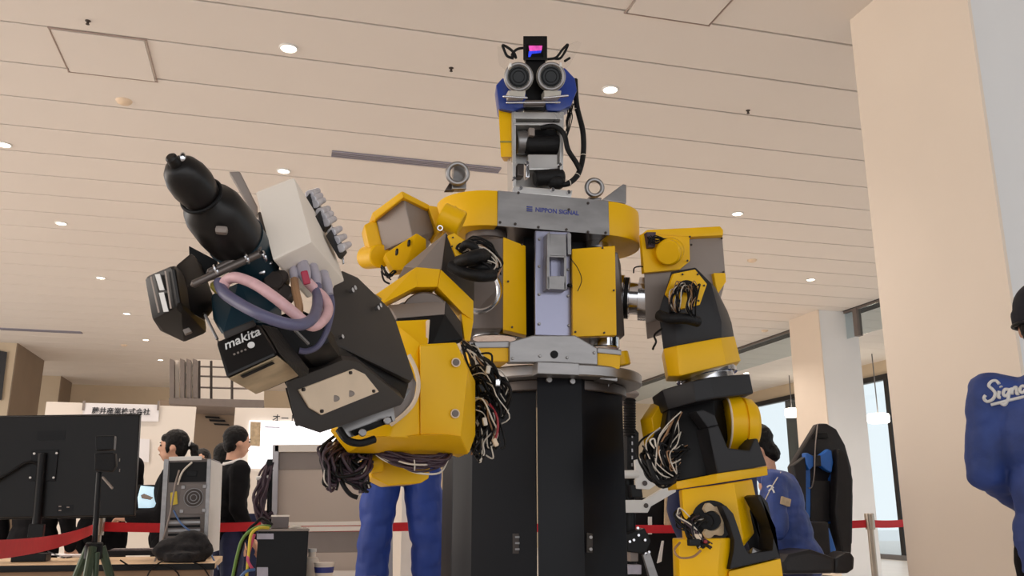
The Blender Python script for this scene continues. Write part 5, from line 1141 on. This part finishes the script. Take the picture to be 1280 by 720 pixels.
# black bag
bc = put(233, 700); bc.y = YT + 0.13
b = MB(); b.ball((bc.x, bc.y + 0.02, TZ + 0.055), 0.15, (0.95, 0.5, 0.5)); b.ball((bc.x + 0.03, bc.y + 0.02, TZ + 0.09), 0.09, (1.0, 0.6, 0.7)); b.ball((bc.x - 0.08, bc.y, TZ + 0.045), 0.07, (1, 0.7, 0.7)); b.cyl((bc.x, bc.y + 0.02, TZ + 0.003), (bc.x, bc.y + 0.02, TZ + 0.05), 0.11, seg=20)
me_ = remesh(b, 0.009, 'equipment_bag', 'fabric_black', None, 2, 0.012, 14)
for v_ in me_.vertices: v_.co.z = max(v_.co.z, TZ + 0.002)
me_.materials.clear(); tag(link('equipment_bag', me_, 'fabric_black'), 'crumpled black cloth bag in front of the tower computer', 'bag')
for k, L in enumerate(([(60, 690), (80, 698), (100, 694)], [(30, 692), (48, 699), (62, 694)])):
    P = [put(u, v) + Vector((0, 0, 0.004)) for u, v in L]; tag(MB().tube(P, 0.004, 6).build('table_cable', 'plastic_black'), ['thin black cable on the table below the monitor', 'thin black cable on the table at the monitor stand'][k], 'cable')
pp = put(64, 694); tag(MB().box((pp.x, pp.y, TZ + 0.003), (0.16, 0.12, 0.004), Matrix.Rotation(0.4, 3, 'Z'), 0).build('paper_sheet', 'paper'), 'white paper sheet on the table under the monitor', 'paper')
for k, (L, lab) in enumerate((([(205, 700), (196, 706), (186, 716), (180, 735)], 'thin black cable hanging over the table edge left of the bag'), ([(240, 702), (252, 708), (262, 722), (264, 740)], 'thin black cable hanging over the table edge right of the bag'), ([(150, 700), (170, 710), (200, 706), (222, 716), (226, 740)], 'thin black cable looping over the table front by the tripod'))):
    tag(tube('hanging_cable', [(u, v, YT - 0.03) for u, v in L], 0.004, 'plastic_black', None, 6), lab, 'cable')
for k, (u, v, r_, lab) in enumerate(((92, 697, 0.2, 'white paper scraps on the table left of the tripod'), (30, 698, -0.3, 'white papers on the table at the left edge'))):
    pp = put(u, v); tag(MB().box((pp.x, pp.y + 0.05, TZ + 0.008), (0.16, 0.11, 0.014), Matrix.Rotation(r_, 3, 'Z'), 0.002).build('paper_stack', 'paper'), lab, 'paper')
# black case with a grey router on a second table
CY = 3.35; cz = q(350, 735, CY).z
t2 = empty('equipment_table', (q(330, 735, CY).x, CY + 0.2, 0), 'table under the black case, just below the bottom edge', 'table')
ctr = q(330, 735, CY)
MB().box((ctr.x, CY + 0.2, cz - 0.015), (0.9, 0.6, 0.03)).build('table_top', 'table_top', t2)
for sx in (-0.4, 0.4):
    for sy in (-0.24, 0.24): MB().box((ctr.x + sx, CY + 0.2 + sy, (cz - 0.03) / 2), (0.04, 0.04, cz - 0.03)).build('leg', 'alu', t2)
ca, cb = q(318, 735, CY), q(382, 735, CY); ct = q(350, 664, CY).z
k_ = empty('equipment_case', ((ca.x + cb.x) / 2, CY, cz), 'black rectangular equipment case with a grey router on top', 'case')
MB().box(((ca.x + cb.x) / 2, CY + 0.16, (cz + ct) / 2 + 0.001), (cb.x - ca.x, 0.32, ct - cz), bev=0.003).build('case_body', 'black', k_)
MB().box(((ca.x + cb.x) / 2, CY + 0.16, ct + 0.004), (cb.x - ca.x + 0.004, 0.33, 0.008), bev=0.001).build('case_lid', 'grey_paint', k_)
for L in ([(321, 667), (342, 667), (342, 674), (321, 674)], [(321, 709), (335, 709), (335, 721), (321, 721)]): prism('case_label', L, CY - 0.003, 0.004, 'gland', k_, 0)
r_ = empty('network_router', q(350, 662, CY + 0.08), 'small grey box router standing on the black case', 'router')
ra, rb = q(339.5, 650, CY + 0.05), q(361, 650, CY + 0.05); rz_ = q(350, 645, CY + 0.05).z
MB().box(((ra.x + rb.x) / 2, CY + 0.09, (ct + 0.009 + rz_) / 2), (rb.x - ra.x, 0.08, rz_ - ct - 0.009), bev=0.003).build('router_body', 'router_grey', r_)
MB().box(((ra.x + rb.x) / 2, CY + 0.09, rz_), (rb.x - ra.x + 0.004, 0.084, 0.006), bev=0.001).build('router_lid', 'white_plastic', r_)
for L, m, lab in (([(338, 658, CY), (325, 658, CY - 0.02), (312, 664, CY - 0.03), (302, 676, CY - 0.03), (296, 696, CY - 0.03), (290, 725, CY - 0.02)], 'wire_green', 'green cable drooping left from the grey router'),
                  ([(336, 660, CY - 0.01), (324, 660, CY - 0.03), (314, 668, CY - 0.04), (311, 690, CY - 0.04), (308, 724, CY - 0.03)], 'wire_yellow', 'yellow cable hanging beside the black case'),
                  ([(318, 668, CY - 0.01), (313, 684, CY - 0.03), (310, 700, CY - 0.04), (316, 712, CY - 0.03)], 'wire_pink', 'pink cable hanging beside the black case'),
                  ([(300, 722, CY - 0.04), (308, 714, CY - 0.05), (318, 712, CY - 0.03)], 'wire_blue', 'pale blue cable at the lower left of the black case'),
                  ([(340, 656, CY), (328, 648, CY + 0.02), (320, 654, CY + 0.02), (310, 664, CY), (300, 690, CY - 0.01), (292, 726, CY)], 'plastic_black', 'thick black cable leaving the grey router'),
                  ([(362, 660, CY + 0.05), (370, 658, CY + 0.03), (378, 661, CY + 0.03)], 'wire_white', 'short white cable at the right of the grey router')):
    tag(tube('router_cable', L, 0.0055, m, None, 8), lab, 'cable')
# white jug and cup beside the case
c = q(404, 735, CY + 0.1); e = empty('paper_cup', (c.x, c.y, cz), 'white cup with a blue printed band right of the black case', 'cup')
zt_ = q(404, 703, CY + 0.1).z
MB().lathe((c.x, c.y, cz), (c.x, c.y, zt_), [(0, 0.026), (0.9, 0.036), (0.92, 0.038), (1, 0.038)], 28).build('cup', 'white_plastic', e)
MB().lathe((c.x, c.y, cz + (zt_ - cz) * 0.55), (c.x, c.y, cz + (zt_ - cz) * 0.8), [(0, 0.0335), (1, 0.0365)], 28).build('printed_band', 'navy_ink', e)
c = q(388, 735, CY + 0.2); zt_ = q(388, 690, CY + 0.2).z
e = empty('plastic_jug', (c.x, c.y, cz), 'small translucent white jug between the black case and the cup', 'jug')
MB().lathe((c.x, c.y, cz), (c.x, c.y, zt_), [(0, 0.03), (0.5, 0.034), (0.8, 0.024), (0.85, 0.014), (1, 0.014)], 24).build('jug_body', 'white_plastic', e)
MB().cyl((c.x, c.y, zt_), (c.x, c.y, zt_ + 0.012), 0.016, seg=16).build('jug_cap', 'white', e)
MB().box((ctr.x + 0.35, CY + 0.2, cz - 0.015), (0.3, 0.5, 0.028)).build('table_leaf', 'table_top', t2)
# grey partition board on a frame
BY = 5.2
pb = empty('partition_board', (q(410, 720, BY).x, BY, 0), 'grey partition board in an aluminium frame left of the blue trousers', 'partition')
def brect(n, L, Y, dy, m, bev=0.003): return prism(n, L, Y, dy, m, pb, bev)
brect('panel', [(348, 563), (484, 562), (484, 654), (346, 655)], BY, 0.02, 'board_grey')
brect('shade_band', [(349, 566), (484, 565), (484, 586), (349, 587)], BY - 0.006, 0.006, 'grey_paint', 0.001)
brect('top_rail', [(343, 556), (490, 555), (490, 564), (343, 565)], BY - 0.03, 0.06, 'panel_white')
brect('frame_post', [(341, 556), (349, 556), (343, 760), (335, 760)], BY - 0.03, 0.06, 'alu')
brect('frame_post', [(484, 556), (491, 556), (491, 760), (484, 760)], BY - 0.03, 0.06, 'alu')
brect('middle_rail', [(344, 653), (486, 651), (486, 656), (344, 658)], BY - 0.04, 0.05, 'panel_white')
brect('middle_rail', [(343, 659), (486, 657), (486, 663), (343, 665)], BY - 0.04, 0.05, 'panel_white')
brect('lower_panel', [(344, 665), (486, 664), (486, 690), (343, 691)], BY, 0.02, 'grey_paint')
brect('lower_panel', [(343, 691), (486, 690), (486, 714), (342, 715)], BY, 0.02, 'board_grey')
brect('bottom_rail', [(342, 714), (486, 713), (486, 720), (342, 721)], BY - 0.03, 0.05, 'panel_white')
# cable stand next to the board
ky = 4.6
cs = empty('cable_stand', (q(337, 650, ky).x, ky, 0), 'slim black stand hung with dark red cables left of the partition board', 'stand')
cyl('pole', (338, 580, ky), (334, 760, ky), 0.012, 'plastic_black', cs)
hullx('stand_head', [(334, 574), (341, 574), (340, 582), (333, 582)], (0, 0.03, 0), 'plastic_black', cs, 0.002, Y=ky - 0.02)
cyl('white_handle', (320, 598, ky - 0.02), (338, 596, ky - 0.02), 0.010, 'white', cs, seg=14)
wirebundle('cable_hank', cs, [[(337, 582, ky), (332, 600, ky - 0.02), (329, 622, ky - 0.02), (324, 645, ky - 0.02), (336, 652, ky)], [(337, 582, ky), (330, 606, ky - 0.03), (322, 628, ky - 0.03), (326, 648, ky - 0.02), (338, 640, ky)]], 12, 0.012, 0.007, 'wire_plum', 61, wob=0.015)
# white banner stand between the legs
c = q(510, 660, 6.2)
tag(MB().hull(Q([(503, 606), (517, 606), (516, 735), (500, 735)], 6.2) + Q([(503, 606), (517, 606), (516, 735), (500, 735)], 6.23), 0.002).build('display_panel', 'white'), 'narrow white panel seen between the legs in blue trousers', 'panel')
# ---------------------------------------------------------------- booth walls
def booth(name, L, Y, label):
    a = Q(L, Y); z0 = 0.0; pts = [a[0], a[1], Vector((a[1].x, Y, 0)), Vector((a[0].x, Y, 0))]
    e = MB().prism(pts, (0, 0.06, 0), 0.003).build(name, 'panel_white'); return tag(e, label, 'booth wall')
bw = booth('booth_wall', [(58, 502), (245, 508.5)], 9.0, 'cream booth wall with a company name sheet behind the monitor')
sg_ = prism('name_sheet', [(104, 503.5), (199, 506), (198, 527), (103, 525)], 8.985, 0.006, 'paper', None, 0); tag(sg_, 'white company name sheet taped to the left booth wall', 'sign')
p = q(151.5, 514.5, 8.98); text_mesh('藤井産業株式会社', 0.064, 'black_ink', sg_, p, (1, 0, 0), (0, 0, 1), offset=0.0012)
for u in (104.5, 198): MB().box(q(u, 507, 8.98), (0.02, 0.006, 0.09), bev=0).build('tape_strip', 'grey_paint', sg_)
prism('wall_poster', [(172, 548), (187, 549), (186, 578), (171, 577)], 8.985, 0.006, 'paper', None, 0); tag(bpy.data.objects['wall_poster'], 'small pale poster on the booth wall right of the monitor', 'poster')
bw2 = booth('booth_wall', [(294, 509.5), (545, 512)], 9.4, 'white booth wall carrying the bright projector screen behind the drill arm')
p = q(356, 523.5, 9.38); text_mesh('オート', 0.085, 'black_ink', bw2, p, (1, 0, 0), (0, 0, 1), offset=0.0012)
ps = empty('projection_screen', q(380, 555, 9.38), 'bright white projector screen on the booth wall behind the suited man', 'screen')
prism('screen_surface', [(312, 526), (470, 528), (470, 586), (310, 585)], 9.375, 0.012, 'screen_glow', ps, 0)
prism('screen_picture', [(313, 527), (326, 527.5), (325, 558), (312, 557)], 9.37, 0.004, 'dirty_cream', ps, 0)
prism('screen_line', [(331, 533), (350, 533.5), (350, 535), (331, 534.5)], 9.37, 0.004, 'gland', ps, 0)
tag(MB().box(((q(300, 642, 8.0).x + q(332, 642, 8.0).x) / 2, 8.15, q(315, 642, 8.0).z / 2), (q(332, 642, 8.0).x - q(300, 642, 8.0).x, 0.3, q(315, 642, 8.0).z), bev=0.004).build('blue_counter', 'trouser_navy'), 'low dark blue counter right of the suited man', 'counter')
# brown wall with dark vent slots between the booths
wv = structure(MB().hull(Q([(200, 500), (312, 503), (312, 640), (200, 640)], 12.0) + Q([(200, 500), (312, 503), (312, 640), (200, 640)], 12.1), 0).build('wall_left', 'brown_wall'))
for L in ([(256, 520), (274, 521), (275, 523.5), (257, 522.5)], [(261, 524), (281, 525), (282, 527.5), (262, 526.5)], [(267, 529), (286, 530), (287, 532), (268, 531)]): prism('vent_slot', L, 11.97, 0.03, 'black', wv, 0)
# gallery with slatted railing above the booths
gy = 11.0
ga = empty('gallery', q(255, 500, gy), 'grey gallery landing with upright slats and a wire railing above the booths', 'gallery')
prism('floor_beam', [(211, 497), (330, 500), (330, 511), (211, 505)], gy, 1.2, 'trim_grey', ga, 0.004)
for u in (212, 225, 233, 241): prism('slat', [(u, 448), (u + 5.5, 450), (u + 5.5, 498), (u, 497)], gy + 0.02 * (u - 212) / 10, 0.15, 'trim_grey', ga, 0.003)
for L in ([(219, 450), (224, 451), (224, 497), (219, 497)], [(231.5, 452), (232.5, 452), (232.5, 497), (231.5, 497)], [(239, 454), (240.5, 454), (240.5, 497), (239, 497)]): prism('infill', L, gy + 0.10, 0.02, 'panel_white', ga, 0)
for v in (458, 470, 484): tube('rail_wire', [(226, v - 3, gy + 0.1), (248, v, gy + 0.3), (320, v + 2, gy + 0.3)], 0.012, 'trim_grey', ga, 6)
for u in (249, 264, 290): cyl('rail_post', (u, 451, gy + 0.3), (u, 500, gy + 0.3), 0.016, 'dark_metal', ga, seg=10)
prism('lit_panel', [(246, 449), (330, 452), (330, 500), (246, 498)], gy + 1.25, 0.05, 'panel_white', ga, 0)
# ---------------------------------------------------------------- white jointed manipulator and black cabinet right of the pedestal
WY = 3.5
wa = empty('jointed_manipulator', (q(800, 640, WY).x, WY, 0), 'white jointed control arm with black motors right of the pedestal', 'control arm')
MB().lathe(q(785, 498, WY), q(785, 487, WY), [(0, 0.03), (0.4, 0.048), (0.6, 0.048), (1, 0.03)], 28).build('top_cap', 'grey_paint', wa)
rb_ = MB()
prof = []
for k in range(14): prof += [(k / 14, 0.024), ((k + 0.5) / 14, 0.028)]
rb_.lathe(q(787, 545, WY), q(787, 499, WY), prof + [(1, 0.024)], 20).build('ribbed_column', 'rubber', wa, ang=60)
hullx('motor', [(784, 536), (793, 534), (799, 541), (799, 590), (795, 600), (784, 600)], (0, 0.07, 0), 'rubber', wa, 0.006, Y=WY)
for k in range(5): MB().box(q(790, 545 + 9 * k, WY - 0.004), (0.006, 0.006, 0.014), bev=0).build('motor_vent', 'steel', wa)
cyl('elbow_joint', (778, 593, WY - 0.02), (798, 593, WY - 0.02), 0.017, 'white', wa)
pw_ = hullx('joint_plate', [(794, 575), (812, 570), (828, 580), (826, 602), (812, 612), (796, 611)], (0, 0.02, 0), 'white', wa, 0.003, Y=WY - 0.03)
bolts(pw_, [(806, 581, WY - 0.032), (806, 604, WY - 0.032)], 0.011, 0.004, 'dark_metal')
hullx('forearm_link', [(781, 625), (806, 625), (840, 604), (845, 607), (845, 615), (813, 634), (810, 641), (782, 641)], (0, 0.03, 0), 'white', wa, 0.003, Y=WY - 0.05) if False else None
prism('forearm_link', [(781, 625), (806, 625), (842, 603), (846, 606), (845, 615), (814, 633), (810, 641), (782, 641)], WY - 0.05, 0.03, 'white', wa, 0.003)
bolts(wa, [(807.5, 632, WY - 0.052)], 0.010, 0.004, 'dark_metal')
hullx('lower_motor', [(788, 606), (802, 606), (804, 622), (790, 622)], (0, 0.05, 0), 'plastic_black', wa, 0.004, Y=WY - 0.02)
hullx('base_bracket', [(783, 668), (806, 660), (814, 676), (808, 692), (784, 690)], (0, 0.05, 0), 'plastic_black', wa, 0.004, Y=WY - 0.05)
bolts(wa, [(797, 660, WY - 0.055), (798, 669, WY - 0.055), (792, 675, WY - 0.055), (787, 677, WY - 0.055), (806, 675, WY - 0.055), (807, 692, WY - 0.055), (811, 690, WY - 0.055)], 0.006, 0.005, 'chrome')
prism('base_strip', [(804, 694), (812, 689), (826, 730), (816, 734)], WY - 0.06, 0.02, 'steel', wa, 0.002)
hullx('base_box', [(785, 706), (802, 706), (802, 718), (785, 718)], (0, 0.05, 0), 'gland', wa, 0.003, Y=WY - 0.04)
hullx('base_box', [(788, 686), (798, 688), (798, 702), (788, 702)], (0, 0.05, 0), 'grey_paint', wa, 0.003, Y=WY - 0.03)
pz = q(792, 725, WY)
MB().cyl((pz.x, pz.y + 0.05, 0), (pz.x, pz.y + 0.05, q(790, 600, WY).z), 0.035, seg=20).build('pedestal_post', 'plastic_black', wa)
MB().cyl((pz.x, pz.y + 0.05, 0), (pz.x, pz.y + 0.05, 0.03), 0.2, seg=32).build('base_plate', 'plastic_black', wa)
cbx = q(822, 700, 6.0)
kb_ = empty('equipment_cabinet', (cbx.x, cbx.y + 0.2, 0), 'black equipment cabinet behind the white control arm', 'cabinet')
zt_ = q(822, 622, 6.0).z; x0_ = q(786, 700, 6.0).x; x1_ = q(852, 700, 6.0).x
MB().box(((x0_ + x1_) / 2, 6.2, zt_ / 2), (x1_ - x0_, 0.4, zt_), bev=0.006).build('cabinet_body', 'plastic_black', kb_)
hullx('cabinet_trim', [(832, 618), (842, 612), (843, 660), (836, 664), (831, 655)], (0, 0.02, 0), 'dirty_cream', kb_, 0.003, Y=5.95)
for L in ([(811, 646), (815, 646), (815, 668), (811, 668)], [(828, 676), (830, 676), (827, 702), (822, 704)]): prism('bright_gap', L, 5.985, 0.016, 'white', kb_, 0.001)  # white strips stand in for bright gaps between the black shapes
# small furniture beyond the glazing
fx = q(1117, 665, 11.5)
ft_ = empty('cafe_table', (11.9, fx.y, 0), 'small white table by the right-hand glazing between the columns', 'table')
MB().cyl((11.9, 11.5, 0.70), (11.9, 11.5, 0.73), 0.34, seg=28).build('table_top', 'white', ft_)
MB().cyl((11.9, 11.5, 0.0), (11.9, 11.5, 0.70), 0.03, seg=12).build('column', 'frame_grey', ft_)
ch_ = empty('side_chair', (11.2, 10.6, 0), 'black metal chair by the right-hand glazing, seen past the barrier post', 'chair')
MB().box((11.2, 10.6, 0.45), (0.42, 0.42, 0.03)).build('seat', 'plastic_black', ch_); MB().box((11.2, 10.8, 0.72), (0.42, 0.03, 0.2)).build('backrest', 'plastic_black', ch_)
for sx in (-0.19, 0.19):
    for sy in (-0.19, 0.19): MB().box((11.2 + sx, 10.6 + sy, 0.3 if sy > 0 else 0.22), (0.025, 0.025, 0.6 if sy > 0 else 0.44), bev=0).build('leg', 'frame_black', ch_)
